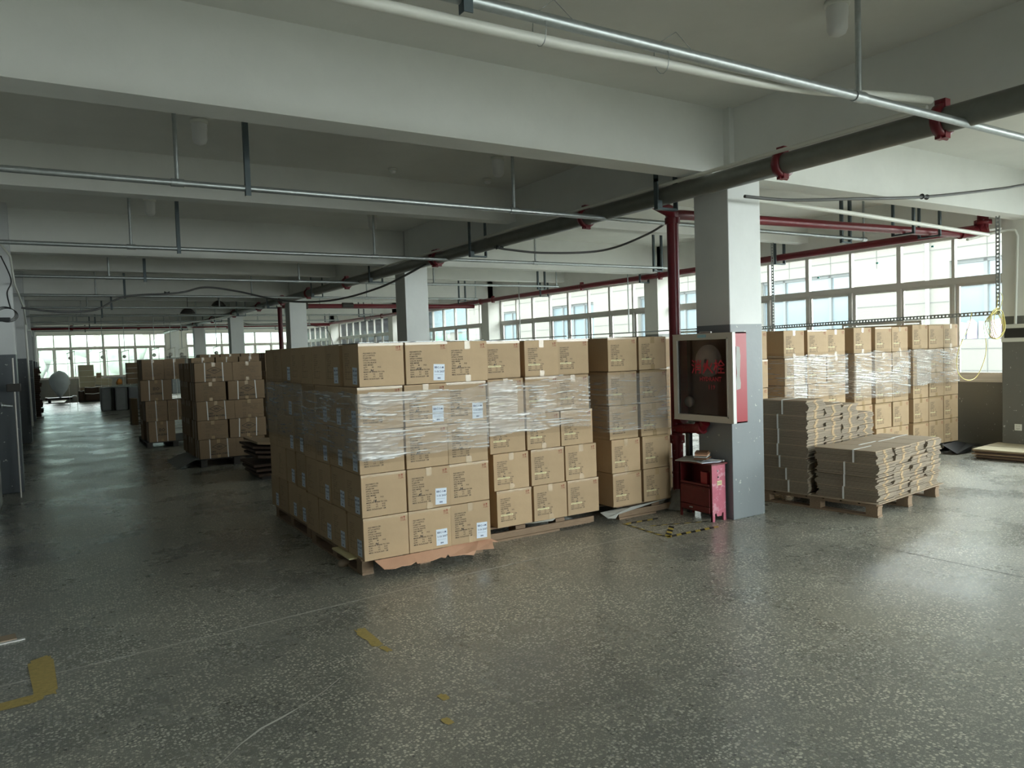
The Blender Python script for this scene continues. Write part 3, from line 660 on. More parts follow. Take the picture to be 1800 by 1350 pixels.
# second stack along the aisle
for r in range(5):
    for d in range(4):
        yy = 6.66 + .312*d
        carton(1.925, yy, Z0+PZ*r-.0, 'carton %s, %s, %s from the near end, second aisle stack' % ('with label' if d in (0, 1) and r < 4 else 'without label', ROWN[r], ['first', 'second', 'third', 'fourth'][d]),
               'cartons in the second wrapped stack', dims=(BX, .306, BZ), side_label=(d in (0, 1) and r < 3) or (d == 1) or (d == 3 and r == 0), side_print=(d % 2 == 0), front=False)
pallet(1.95, 2.95, 6.68, 7.88, 'wooden pallet under the second carton stack along the aisle')
film([(1.925, 7.93), (1.925, 6.62)], .86, 1.44, 'dull stretch film around the second carton stack along the aisle', 13, .02, .5)

# stack to the right (yellow stickers)
BXs, BYs = 3.207, 5.474
offs = {0: (0, .38, .745), 1: (-.02, .36, .735), 2: (-.05, .33, .69), 3: (-.05, .33, .665), 4: (-.075, .33, .67)}
for r in range(5):
    for c in range(3):
        carton(BXs+offs[r][c], BYs, Z0+PZ*r-.005, 'yellow-stickered carton, %s, %s column, stack right of the nearest one' % (ROWN[r], ['left', 'middle', 'right'][c]),
               'cartons with yellow stickers in the second front stack', sticker=True, tabs=(r + c) % 2 == 1)
    carton(BXs+offs[r][0], BYs+.35, Z0+PZ*r-.005, 'carton behind the left column, %s, second front stack' % ROWN[r], 'cartons with yellow stickers in the second front stack', front=False)
pallet(BXs-.08, BXs+1.06, BYs+.05, BYs+1.2, 'wooden pallet with torn board edge under the second front carton stack', front=True)
film([(BXs-.06, BYs+.4), (BXs-.06, BYs-.005), (BXs+1.02, BYs-.005)], .90, 1.42, 'bright crinkled stretch film around the second front carton stack', 23, -.03, .85, bright_zone=(.38, .70))
t = thing('grey_sheet', 'crumpled grey paper sheet under the second front carton stack', 'paper sheet', (BXs, BYs, 0))
torn([(.28, 0, .128), (.34, -.035, .13), (.46, -.04, .126), (.56, -.02, .115), (.6, 0, .125)], 'sheet', t)

# third front stack, next to the riser pipe
CX, CYs = 4.446, 5.459
for r in range(5):
    for c in range(2):
        carton(CX+.385*c+.02*(r < 2), CYs, Z0+PZ*r, 'yellow-stickered carton, %s, %s column, stack beside the red riser' % (ROWN[r], ['left', 'right'][c]),
               'cartons with yellow stickers beside the riser', sticker=True, tabs=(r + c) % 2 == 1, dims=(.35, BY, BZ))
    carton(CX+.02*(r < 2), CYs+.35, Z0+PZ*r, 'carton behind the left column, %s, stack beside the red riser' % ROWN[r], 'cartons with yellow stickers beside the riser', front=False)
pallet(CX+.10, CX+.82, CYs+.04, CYs+1.2, 'wooden pallet under the carton stack beside the red riser pipe', front=True)
for r in range(5):
    carton(5.26, 5.86, Z0+PZ*r, 'carton in shadow behind the red riser pipe, %s' % ROWN[r], 'cartons behind the riser', front=False)
pallet(5.25, 5.95, 5.88, 6.9, 'wooden pallet in the shadow behind the red riser pipe')
film([(CX-.005, CYs+.4), (CX-.005, CYs), (CX+.76, CYs)], .80, 1.42, 'thin stretch film around the carton stack beside the red riser', 33, -.03, .45)
t = thing('grey_sheet', 'crumpled dark grey sheet hanging beneath the stack beside the red riser', 'paper sheet', (CX, CYs, 0))
torn([(-.12, .02, .10), (-.10, -.06, .06), (-.02, -.08, .05), (.04, -.06, .09), (.2, -.05, .122), (.5, -.03, .124), (.7, 0, .126)], 'sheet', t)

for o in COL.objects:
    if o.name.startswith('grey_sheet'):
        for q in o.children: q.data.materials.clear(); q.data.materials.append(MT['paper2'])
# right-hand group beyond the square column
HD = .326
grp = [(6.66, 5.75, HD, 1, 'stack behind the square column', [0]),
       (7.32, 5.75, HD, 3, 'first stack right of the column', [0, .42, .79]),
       (8.62, 5.72, .329, 3, 'second stack right of the column', [0, .44, .82]),
       (9.92, 5.72, .334, 3, 'stack nearest the window wall', [0, .38, .765])]
for gi, (x, y, hh, nc, nm, xo) in enumerate(grp):
    for r in range(5):
        for c in range(nc):
            carton(x+xo[c]+.012*((r+c) % 2), y-.0, .14+hh*r, 'yellow-stickered carton, %s, %s column, %s' % (ROWN[r], ['left', 'middle', 'right'][c] if nc > 1 else 'only', nm),
                   'cartons right of the square column', sticker=True, tabs=(r*2 + c) % 3 != 0, dims=(.365, BY, hh-.006))
        carton(x, y+.352, .14+hh*r, 'carton behind the left column, %s, %s' % (ROWN[r], nm), 'cartons right of the square column', front=False, dims=(.365, BY, hh-.006))
    pallet(x+.02, x+xo[-1]+.36, y+.03, y+1.2, '%s pallet under the %s' % ('black plastic' if gi == 3 else 'wooden', nm), h=.135, matn='blackplastic' if gi == 3 else 'wood')
film([(7.32, 6.1), (7.32, 5.735), (8.50, 5.735)], .92, 1.50, 'crinkled film around the first stack right of the column', 43, -.05, .75, bright_zone=(.5, .75))
film([(8.62, 6.1), (8.62, 5.705), (9.82, 5.705)], .85, 1.50, 'crinkled film around the second stack right of the column', 53, -.10, .8)
film([(9.92, 6.1), (9.92, 5.705), (11.05, 5.705)], .95, 1.50, 'crinkled film around the stack nearest the window wall', 63, -.12, .55, bright_zone=(.45, .8))
t = thing('black_plastic_sheet', 'black plastic sheet trailing from under the stack nearest the window wall', 'plastic sheet', (10.7, 5.5, 0))
torn([(-.15, .18, .13), (-.14, -.02, .02), (.2, -.03, .02), (.28, .0, .06), (.45, .02, .10), (.62, .05, .08), (.7, .12, .04), (.45, .15, .1), (.3, .2, .13)], 'sheet', t)
for o in t.children: o.data.materials.clear(); o.data.materials.append(MT['blackplastic'])

# thin sheets lying on stack tops
for (x0, x1, y0, y1, z, lb) in ((1.95, 3.0, 5.25, 6.5, 1.733, 'thin plastic sheet over the top of the nearest carton stack'), (3.2, 4.3, 5.55, 6.4, 1.727, 'thin plastic sheet over the second front stack'), (4.5, 5.2, 5.52, 6.3, 1.733, 'thin plastic sheet over the stack beside the riser')):
    tag(MB().box(x0, x1, y0, y1, z, z+.004).obj('plastic_sheet', 'clear'), lb, 'plastic sheet', 'sheets on stack tops')

# ------------------------------------------------------------------ strapped cartons along the aisle
def strap_on(t, w_, d_, h_, xs, back=False):
    for sx in xs:
        b = MB(); lean = R.uniform(-.012, .012)
        b.add([(sx-.008, -.002, h_+.002), (sx+.008, -.002, h_+.002), (sx+.008+lean, -.002, 0), (sx-.008+lean, -.002, 0)], [(0, 3, 2, 1)])
        b.box(sx-.008, sx+.008, -.002, d_, h_+.0006, h_+.002); b.obj('strap', 'strap', t)
DIAM = None
def diamond():
    b = MB(); w_, h_, s = .11, .055, .0055; y = -.0012
    o = [(-w_, 0), (0, h_), (w_, 0), (0, -h_)]; i = [(-w_+s*2.4, 0), (0, h_-s*1.3), (w_-s*2.4, 0), (0, -h_+s*1.3)]
    vs = [(p[0], y, p[1]) for p in o+i]; b.add(vs, [(k, (k+1) % 4, 4+(k+1) % 4, 4+k)[::-1] for k in range(4)]); return b.mesh('diamond_mark', 'ink')
DIAM = diamond()
TX1 = "BUYER: 41F\nORDER NO. 1142200019\nARTICLE NO:    2206\n                SIZE: M/L\nQTY:             30 PCS\n\nN.W.   14 KGS\nG.W.   15.1 KGS  CTN NO.\nMEAS.  55X44X29 CM"
def big_carton(x, y, z, w_, d_, h_, style, label, group, side=True, matn='carton_old'):
    t = thing('strapped_carton', label, 'carton', (x+R.uniform(-.006, .006), y, z), R.uniform(-.008, .008), group)
    put('body', body(w_, d_, h_, matn), t); tapes(w_, d_, h_, True, t)
    if style == 'diamond':
        put('diamond_mark', DIAM, t, (w_*.52, 0, h_*.60)); put('printed_text', text_mesh("GRD", .042, 'ink', 1, 'CENTER', .001), t, (w_*.52, -.0014, h_*.60-.014))
        put('printed_text', text_mesh("GRD\nMADE IN CHINA", .036, 'ink', 1.05, 'LEFT', .001), t, (w_*.52-.125, -.0014, h_*.60-.085))
        strap_on(t, w_, d_, h_, (w_*.27, w_*.74))
    elif style == 'text':
        put('printed_text', text_mesh(TX1, .026, 'inkgrey', 1.05), t, (w_*.26, -.0014, h_*.80))
    elif style == 'logo':
        put('printed_text', text_mesh("IIO", .09, 'ink', 1, 'CENTER', .001), t, (w_*.50, -.0014, h_*.50)); put('printed_text', text_mesh("LAGEIREI", .05, 'ink', 1, 'CENTER', .001), t, (w_*.50, -.0014, h_*.30))
        strap_on(t, w_, d_, h_, (w_*.28, w_*.70))
    elif style == 'textstrap':
        put('printed_text', text_mesh(TX1, .026, 'inkgrey', 1.1), t, (w_*.12, -.0014, h_*.78)); strap_on(t, w_, d_, h_, (w_*.47,))
    if side:
        for v in (.3, .7): MB().box(-.002, 0, d_*v-.008, d_*v+.008, 0 if style != 'none' else h_-.09, h_).obj('strap', 'strap', t)
    return t
EX, EY, EH = 1.905, 12.185, .295
for r in range(5):
    odd = r % 2 == 0; z = .13 + EH*r
    g = 'strapped cartons with diamond marks'
    A = (.55, .44) if odd else (.44, .55); B_ = (.44, .55) if odd else (.55, .44)
    gap = .006 if odd else .03
    big_carton(EX+(.02 if r == 0 else 0), EY, z, A[0], A[1], EH-.006, 'diamond' if odd else 'text', 'brown carton with %s, %s, front left, diamond-marked stack' % ('diamond mark and straps' if odd else 'printed text', ROWN[r]), g)
    big_carton(EX+A[0]+gap, EY, z, B_[0], B_[1], EH-.006, 'text' if odd else 'diamond', 'brown carton with %s, %s, front right, diamond-marked stack' % ('printed text' if odd else 'diamond mark and straps', ROWN[r]), g, side=False)
    big_carton(EX, EY+A[1]+(.02 if odd else .11), z, B_[0], B_[1], EH-.006, 'none', 'brown carton, %s, second back, aisle side, diamond-marked stack' % ROWN[r], g)
    big_carton(EX+.01, EY+1.14, z, .5, .45, EH-.006, 'none', 'brown carton, %s, third back, aisle side, diamond-marked stack' % ROWN[r], g)
pallet(EX+.03, EX+1.1, EY+.04, EY+1.5, 'dark pallet under the diamond-marked carton stack', matn='darkboard')
t = thing('grey_tarpaulin', 'grey quilted sheet bunched under the aisle side of the diamond-marked stack', 'tarpaulin', (EX-.1, EY+.3, 0))
vs = []; nx, ny = 8, 22
for j in range(ny+1):
    for i in range(nx+1):
        u = i/nx; v = j/ny; vs.append((-.20+.36*u + .02*noise.noise((v*9, u, 1)), -.22+1.2*v, .012 + .11*math.sin(u*PI/2)**1.2 + .018*noise.noise((u*5, v*14, 3))))
MB().add(vs, [(j*(nx+1)+i, j*(nx+1)+i+1, (j+1)*(nx+1)+i+1, (j+1)*(nx+1)+i) for j in range(ny) for i in range(nx)], 0, True).obj('sheet', 'bale', t)
# dark board pile between the stacks
t = thing('board_pile', 'dark pile of sagging boards between the diamond-marked stack and the wrapped stacks', 'board pile', (2.45, 10.6, 0))
for k in range(7):
    vs = []; nx = 10
    x0 = -.1 - .02*(k % 3); x1 = 1.0 + .03*(k % 2); z = .05 + .062*k; yo = .04*(k % 3)
    for i in range(nx+1):
        u = i/nx; x = x0 + (x1-x0)*u; zz = z + .07*(1-u)**2*(k > 2)
        vs += [(x, -.3+yo+.02*math.sin(u*3), zz), (x, .55+yo, zz), (x, .55+yo, zz+.03), (x, -.3+yo+.02*math.sin(u*3), zz+.03)]
    fs = []
    for i in range(nx):
        a = i*4; fs += [(a, a+4, a+5, a+1), (a+1, a+5, a+6, a+2), (a+2, a+6, a+7, a+3), (a+3, a+7, a+4, a)]
    fs += [(0, 1, 2, 3), (nx*4+3, nx*4+2, nx*4+1, nx*4)]
    MB().add(vs, fs).obj('board', 'brown' if k < 6 else 'carton_old', t)
MB().box(-.05, 1.0, -.25, .5, 0, .05).obj('base', 'darkboard', t)

# logo stack further up the aisle
FX, FY, FH = 1.55, 15.61, .393
for r in range(4):
    z = .12+FH*r; g = 'strapped cartons with a round logo'
    if r % 2 == 0:
        big_carton(FX+.04, FY, z, .46 if r == 0 else .50, .40, FH-.006, 'logo', 'brown strapped carton with %s logo, %s, front of the far aisle stack' % ('large' if r == 0 else 'small', ROWN[r]), g) if r == 0 else \
        big_carton(FX-.07, FY, z, .54, .40, FH-.006, 'logo', 'brown strapped carton with logo, third row up, front of the far aisle stack', g)
    else:
        big_carton(FX-.03*(r == 3), FY, z, .375, .55, FH-.006, 'textstrap', 'brown carton with printed rows, %s, left, far aisle stack' % ['', 'second row up', '', 'top row'][r], g)
        big_carton(FX-.03*(r == 3)+.385, FY, z, .375, .55, FH-.006, 'textstrap', 'brown carton with printed rows, %s, right, far aisle stack' % ['', 'second row up', '', 'top row'][r], g, side=False)
    big_carton(FX+.0, FY+.58, z, .4, .45, FH-.006, 'none', 'brown carton, %s, second back, side of the far aisle stack' % ['bottom row', 'second row up', 'third row up', 'top row'][r], g)
    big_carton(FX+.05, FY+1.06, z, .4, .55, FH-.006, 'none', 'brown carton, %s, third back, side of the far aisle stack' % ['bottom row', 'second row up', 'third row up', 'top row'][r], g)
pallet(FX, FX+1.0, FY+.03, FY+1.6, 'dark pallet under the far aisle stack with logos', h=.115, matn='darkboard')
# stacks behind, only their tops in view
bk = [(2.55, 16.6, 4, 'behind the far aisle stack', .42, 3), (3.1, 19.0, 4, 'behind the diamond-marked stack', .44, 4), (4.4, 22.3, 4, 'further back near the fourth column', .43, 3)]
for bi, (x, y, n, nm, hh, cn) in enumerate(bk):
    for r in range(n):
        for c in range(cn):
            big_carton(x+.47*c, y, .02+hh*r, .45, .45, hh-.006, 'textstrap' if r == n-1 else 'none', 'brown strapped carton, %s, %s from the left, %s' % (['bottom row', 'second row up', 'third row up', 'top row'][r], ['first', 'second', 'third', 'fourth'][c], nm),
                       'strapped cartons in the rear stacks', side=(c == 0))
x, y = 4.75, 19.9-3.2
for r in range(5):
    big_carton(3.55, 14.6+.0, .02+.345*r, .5, .45, .34, 'none', 'pinkish brown carton, %s, lone stack behind the second wrapped stack' % ROWN[r], 'cartons in the lone rear stack')
t = tag(MB().box(1.84, 1.99, 21.9, 22.4, 0, .69).obj('tall_carton', 'carton_old'), 'narrow upright brown carton standing on the floor behind the logo stack', 'carton')

# ------------------------------------------------------------------ flattened cartons on a pallet, right
FLX, FLY, FA = 6.376, 4.022, math.radians(7.3)
pallet(FLX+.0, FLX+1.36, FLY+.0, FLY+1.22, 'wooden pallet carrying the flattened carton bundles', rz=0)
p = [o for o in D.objects if o.name.startswith('pallet')][-1]
p = max((o for o in COL.objects if o.get('category') == 'pallet'), key=lambda o: 1 if o['label'].startswith('wooden pallet carrying') else 0)
cxy = Vector((math.cos(FA)*.68 - math.sin(FA)*.60, math.sin(FA)*.68 + math.cos(FA)*.60)); p.location = (FLX+cxy.x, FLY+cxy.y, 0); p.rotation_euler.z = FA
def bundle(u, v, z, w_, d_, h_, label, strap=True, n=9):
    ex = Vector((math.cos(FA), math.sin(FA), 0)); ey = Vector((-math.sin(FA), math.cos(FA), 0)); o3 = Vector((FLX, FLY, z)) + ex*u + ey*v
    t = thing('carton_bundle', label, 'cardboard bundle', o3, FA, 'bundles of flattened cartons')
    th = h_/n
    b = MB(); tb = MB()
    for k in range(n):
        j = R.uniform(-.009, .009) + .010*math.sin(k*.9 + u*5); i = R.uniform(-.005, .005)
        b.box(i, w_-.004+i, j, d_+j-.01, th*k, th*(k+1)-.0025, 1 if k == n-1 else 0)
        tb.box(w_*.48-.02+i, w_*.48+.026+i, j-.003, j, th*k, th*(k+1)-.0015)
    o = b.obj('flattened_cartons', ['flat', 'flattop'], t); o['kind'] = 'stuff'
    o = tb.obj('taped_edges', 'tan', t); o['kind'] = 'stuff'
    if strap:
        s = MB(); vv = d_*R.uniform(.28, .62)
        s.box(-.006, w_+.0, vv-.008, vv+.008, h_+.0005, h_+.003); s.box(-.014, -.011, vv-.008, vv+.008, h_*.02, h_)
        s.obj('strap', 'strap', t)
    return t
cols = ['first', 'second', 'third', 'fourth']
us = [0, .345, .69, 1.035]
LH = .1205
for k in range(4):
    for l in range(4):
        bundle(us[k]+(.03 if l < 2 else 0)*(1 if k == 0 else .5), (.0 if l < 2 else -.02) + .012*((k+l) % 2), .13+LH*l, .335, .60, LH, 'bundle of flat cartons, %s layer, %s pile, front half of the pallet' % (['bottom', 'second', 'third', 'fourth'][l], cols[k]), n=10)
ht = [4, 3, 3, 2]
for k in range(4):
    for l in range(4+ht[k]):
        if 0 < k and l < 2 and False: continue
        hh = .1205 if l < 4 else [.148, .125, .118, .12][k]
        z = .13+LH*min(l, 4) + max(0, l-4)*hh - (0 if l < 4 else 0)
        if k and l < 3: continue
        if l == 7: continue
        bundle(us[k]*.99, .665, z if not (k and l == 3) else z, .335, .52, hh, 'bundle of flat cartons, %s layer, %s pile, tall rear half of the pallet' % (['bottom', 'second', 'third', 'fourth', 'fifth', 'sixth', 'seventh', 'eighth'][l], cols[k]), n=10, strap=(l == 4+ht[k]-1 or k == 0))
t = tag(MB().bevbox(-.02, 1.42, -.03, 1.24, 0, .006, .002).obj('board_sheet', 'flattop', None, (FLX, FLY, .1245), FA), 'thin brown board sheet between the pallet and the flattened carton bundles', 'cardboard sheet')

# pile of pale sheets on the floor at the right
t = thing('sheet_pile', 'low pile of pale square boards lying on the floor by the window wall', 'board pile', (10.55, 4.62, 0), .12)
for k in range(7):
    x = R.uniform(-.03, .03); y = R.uniform(-.03, .03); a = R.uniform(-.03, .03)
    MB().box(-.0, .85, -.0, .62, 0, .013).obj('board', 'beige' if k == 6 else ('carton_old' if k % 2 else 'brown'), t, (x-.1, y-.05, .004+.0195*k), a)
MB().box(.40, .42, 0, .62, .134, .1345).obj('fold_line', 'brown', t, (-.1, -.05, 0))

# ------------------------------------------------------------------ hydrant cabinet on the column
hc = thing('hydrant_cabinet', 'red fire hydrant cabinet with dark glass door mounted on the square column', 'cabinet', (5.344, 4.60, .925))
Wc, Hc, Dc = .73, .815, .19        # along Y, height, depth (towards -X)
b = MB(); b.box(-Dc, -Dc+.0, 0, 0, 0, 0) if 0 else None
b.box(-Dc+.03, 0, 0, .012, 0, Hc).box(-Dc+.03, 0, Wc-.012, Wc, 0, Hc).box(-Dc+.03, 0, 0, Wc, 0, .012).box(-Dc+.03, 0, 0, Wc, Hc-.012, Hc).box(-.012, 0, .012, Wc-.012, .012, Hc-.012)
b.obj('body', 'cabred', hc)
MB().box(-.016, -.012, .012, Wc-.012, .012, Hc-.012).obj('lining', 'cabin', hc)
fr = MB(); F = .058; x0, x1 = -Dc-.002, -Dc+.03
fr.box(x0, x1, 0, Wc, 0, F).box(x0, x1, 0, Wc, Hc-F, Hc).box(x0, x1, 0, F, F, Hc-F).box(x0, x1, Wc-F, Wc, F, Hc-F)
for a in (F-.012,):
    fr.box(x0-.006, x0, a, Wc-a, a, a+.012).box(x0-.006, x0, a, Wc-a, Hc-a-.012, Hc-a).box(x0-.006, x0, a, a+.012, a, Hc-a).box(x0-.006, x0, Wc-a-.012, Wc-a, a, Hc-a)
fr.box(x0-.004, x0, 0, Wc, 0, .01).box(x0-.004, x0, 0, Wc, Hc-.01, Hc)
fr.obj('door_frame', 'alu', hc)
MB().box(-Dc-.004, -Dc+.035, -.012, .0, 0, Hc).obj('door_edge', 'strap', hc)
MB().box(-Dc+.012, -Dc+.016, F, Wc-F, F, Hc-F).obj('door_glass', 'cabglass', hc)
# hose reel, valve behind the glass
MB().lathe([(.02, 0), (.13, 0), (.13, .02), (.15, .03), (.15, .05), (.02, .05)], (-.14, .36, .56), 24, 0, 'X').obj('hose_reel', 'lamp', hc)
MB().lathe([(.015, 0), (.05, 0), (.055, .012), (.05, .03), (.015, .03)], (-.13, .60, .17), 20, 0, 'X').obj('valve_wheel', 'steel', hc)
def vtext(txt, size, matn, y, z, parent, bold=.0, dx=-.1795):
    o = put('printed_text', text_mesh(txt, size, matn, 1, 'LEFT', bold), parent, (dx, y, z), -PI/2); return o
vtext('消火栓', .138, 'signred', .505, .455, hc, .0012); vtext('HYDRANT', .056, 'signred', .40, .375, hc, .001); vtext('119', .06, 'signred', .30, .30, hc, .0005)
MB().box(-Dc-.01, -Dc-.004, .30, .40, Hc-.038, Hc-.012).obj('blue_sticker', 'skyblue', hc)
s = MB(); pts = [(-.155, .30), (-.105, .31), (-.10, .36), (-.112, .42), (-.105, .52), (-.10, .60), (-.108, .68), (-.15, .69), (-.158, .55), (-.150, .45), (-.16, .38)]
s.add([(px+.005, -.0135, pz) for px, pz in pts], [tuple(range(len(pts)))]); s.obj('torn_paper', 'paper2', hc)
tag(MB().tube([(-.06, .18, 0), (-.02, .36, .004)], .008, 8).obj('pen', 'strap', None, (5.26, 4.7, 1.749)), 'white marker pen lying on top of the hydrant cabinet', 'pen')

# small old red cabinet on the floor
sc = thing('small_cabinet', 'old chipped red wooden cabinet on the floor beside the square column', 'cabinet', (5.135, 4.85, 0))
w_, d_, h_ = .41, .175, .525        # along Y, depth X
def tap(mb, x0, x1, y0, y1, z0, z1, mi=0): return mb.box(x0, x1, y0, y1, z0, z1, mi)
b = MB(); tap(b, 0, .018, 0, .018, 0, h_); tap(b, 0, .018, w_-.018, w_, 0, h_); tap(b, d_-.018, d_, w_-.018, w_, 0, h_); tap(b, d_-.018, d_, 0, .018, 0, h_)
tap(b, 0, d_, w_-.012, w_, .07, h_); tap(b, d_-.01, d_, 0, w_, .07, h_); tap(b, 0, d_, 0, w_, .07, .085); tap(b, 0, d_, .01, w_-.01, .30, .315)
b.obj('body', 'oldred', sc)
s = MB(); s.add([(0, 0, .075), (.05, 0, .075), (.06, 0, .045), (.115, 0, .045), (.125, 0, .075), (d_, 0, .075), (d_, 0, h_), (0, 0, h_)], [(0, 1, 2, 3, 4, 5, 6, 7)])
s.add([(0, .010, .075), (d_, .010, .075), (d_, .010, h_), (0, .010, h_)], [(3, 2, 1, 0)]); s.obj('side_panel', 'pink', sc, (0, -.004, 0))
for a, c in ((0, .032), (d_-.032, d_)): MB().box(a, c, -.004, .014, 0, .075).obj('foot', 'pink', sc)
MB().box(-.02, d_+.015, -.02, w_+.015, h_, h_+.014).obj('top', 'oldred', sc)
MB().bevbox(-.012, 0, .025, w_-.02, .325, .345, .003).obj('rail', 'oldred', sc)
MB().bevbox(-.012, .004, .022, w_-.02, .135, .305, .003).obj('door', 'oldred', sc)
MB().bevbox(-.014, .004, .022, w_-.02, .08, .13, .003).obj('drawer', 'oldred', sc)
MB().bevbox(-.022, -.012, .23, .27, .10, .112, .003).obj('drawer_pull', 'steel', sc)
MB().box(.015, .10, .07, .15, .318, .45).obj('red_box', 'cabred', sc); MB().box(.02, .1, .03, .05, .32, .47).obj('bottle', 'glass', sc)
MB().box(.065, .125, -.0065, -.0045, .335, .375).obj('paper_sticker', 'sticker', sc); MB().box(.07, .12, -.0075, -.0062, .342, .368).obj('sticker_print', 'beige', sc)
for x, z in ((.075, .47), (.08, .41)): MB().lathe([(.001, 0), (.009, 0), (.009, -.002), (.001, -.002)], (x, -.005, z), 10, 0, 'Y').obj('screw', 'steel' if z > .45 else 'grille', sc)
# clutter on the cabinet
def crumpled(name, label, loc, sx, sy, amp, matn, rz=0., th=.006, seed=1, cat='paper'):
    vs = []; n = 9
    for k in (1, 0):
        for j in range(n):
            for i in range(n):
                u, v = i/(n-1), j/(n-1); z = th*k + amp*(1+noise.noise((u*3, v*3, seed)))*(.3+u*.5)
                vs.append(((u-.5)*sx, (v-.5)*sy, z))
    N_ = n*n; fs = [(j*n+i, j*n+i+1, (j+1)*n+i+1, (j+1)*n+i) for j in range(n-1) for i in range(n-1)] + [(N_+j*n+i, N_+(j+1)*n+i, N_+(j+1)*n+i+1, N_+j*n+i+1) for j in range(n-1) for i in range(n-1)]
    rim = [i for i in range(n)] + [j*n+n-1 for j in range(1, n)] + [(n-1)*n+i for i in range(n-2, -1, -1)] + [j*n for j in range(n-2, 0, -1)]
    fs += [(rim[i], N_+rim[i], N_+rim[(i+1) % len(rim)], rim[(i+1) % len(rim)]) for i in range(len(rim))]
    return tag(MB().add(vs, fs).obj(name, matn, None, loc, rz), label, cat)
crumpled('newspaper', 'folded grey newspaper drooping over the edge of the small red cabinet', (5.20, 5.14, .538), .26, .26, .018, 'paper2', .4, seed=2)
crumpled('pamphlet', 'white pamphlet on the small red cabinet under the brown wallet', (5.21, 4.99, .538), .2, .22, .01, 'paper', -.3, seed=5)
t = thing('paper_parcel', 'small worn brown parcel of papers lying on the small red cabinet', 'parcel', (5.20, 5.02, .565), .5)
for k in range(4): MB().bevbox(-.085, .085, -.06, .06, .018*k, .018*k+.014, .004).obj('wad', ['rust', 'paper2', 'flap', 'rust'][k], t, (0, .005*(k % 2), 0), .06*k)
MB().bevbox(-.01, .01, -.11, .11, 0, .012, .002).obj('steel_rule', 'strap', None, (5.26, 4.95, .548), .35)
tag([o for o in COL.objects if o.name == 'steel_rule'][0], 'narrow white strip lying beside the parcel on the small red cabinet', 'strip')
tag(MB().bevbox(0, .05, 0, .05, 0, .78, .004).obj('upright_post', 'blackplastic', None, (5.27, 5.26, 0)), 'thin black post standing behind the small red cabinet', 'post')

# ------------------------------------------------------------------ window side bits
def perf(name, p0, p1, label, parent=None):
    """slotted angle strut; slots are real gaps"""
    a, b_ = Vector(p0), Vector(p1); L = (b_-a).length; n = int(L/.05); d = (b_-a)/n
    side = Vector((0, 1, 0)) if abs(d.z) > abs(d.y) else Vector((0, 0, 1)); w_ = .055
    b = MB()
    nrm = d.normalized().cross(side).normalized()*.003
    def slab(p, q, s0, s1):
        vs = []
        for e in (0, 1):
            for (pt, ss) in ((p, s0), (q, s0), (q, s1), (p, s1)): vs.append(pt + side*ss + nrm*e)
        b.add(vs, [(0, 1, 2, 3), (7, 6, 5, 4), (0, 4, 5, 1), (1, 5, 6, 2), (2, 6, 7, 3), (3, 7, 4, 0)])
    slab(a, b_, -w_/2, -w_/5); slab(a, b_, w_/5, w_/2)
    for k in range(n+1):
        p = a + d*k; slab(p-d*.24, p+d*.24, -w_/5, w_/5)
    return b.obj(name, 'steel', parent)
lr = thing('light_rail', 'slotted steel light rail hung on two slotted struts before the side windows', 'light rail')
perf('strut', (10.556, 4.95, ZC), (10.556, 4.95, 1.92), '', lr); perf('strut', (10.66, 8.58, ZC), (10.66, 8.58, 1.88), '', lr)
perf('rail', (10.556, 4.93, 1.92), (10.69, 9.6, 1.875), '', lr)
MB().tube([(10.62, 6.4, 1.875), (10.7, 9.6, 1.86)], .012, 6).obj('cord', 'pvc', lr)
bt = thing('tube_lamp', 'unlit fluorescent tube batten fixed under the slotted light rail', 'lamp', (10.6, 5.97, 1.84))
MB().box(-.02, .02, 0, 1.25, 0, .035).obj('housing', 'alu', bt); MB().tube([(0, .04, -.03), (0, 1.21, -.03)], .013, 10).obj('tube', 'pvc', bt)
for y in (.0, 1.22): MB().box(-.018, .018, y, y+.03, -.045, 0).obj('end_cap', 'alu', bt)
for k, (x, y) in enumerate(((10.74, 12.43), (10.74, 16.8))):
    l2 = thing('light_rail', ['thin light rail before the second window bay, behind the wrapped stacks', 'thin light rail before the third window bay'][k], 'light rail')
    MB().tube([(x, y, ZC), (x, y, 1.93)], .012, 6).tube([(x, y-2.1, 1.93), (x, y+2.1, 1.93)], .014, 6).obj('rod', 'steel', l2)
    if k == 0: MB().box(x-.02, x+.02, 9.9, 11.1, 1.86, 1.90).obj('housing', 'pvc', l2)
# yellow cable coil and loops
t = thing('cable_coil', 'coil of yellow cable hanging from the slotted rail near the pilaster', 'cable coil', (10.53, 4.93, 1.79))
for k in range(5):
    rx = .17+.012*k; rz = .165+.012*((k*3) % 4); pts = [(rx*math.cos(q)+.01*math.sin(2*q+k), .012*k+.01*math.sin(3*q), rz*math.sin(q)-.01*k) for q in [2*PI*i/28 for i in range(29)]]
    MB().tube(pts, .0055, 6).obj('loop', 'cableY', t)
MB().tube(catmull([(.04, 0, .17), (.08, 0, .26), (.12, .01, .34), (.05, .02, .4), (0, .02, .22), (-.08, .0, .14), (-.12, 0, .02), (-.05, 0, -.06), (.06, 0, -.02), (.1, 0, .1)]), .005, 6).obj('loop', 'cableY', t)
cable([(10.0, 5.0, 1.93), (9.93, 5.0, 1.75), (9.68, 5.0, 1.45), (9.66, 5.0, 1.2), (9.85, 5.0, 1.08), (10.1, 5.0, 1.1), (10.3, 5.0, 1.3), (10.36, 5.0, 1.5), (10.3, 5.0, 1.75), (10.4, 5.0, 1.85)], .0045, 'single yellow cable loop dangling before the bright window', 'cableY', 'cable_loop')
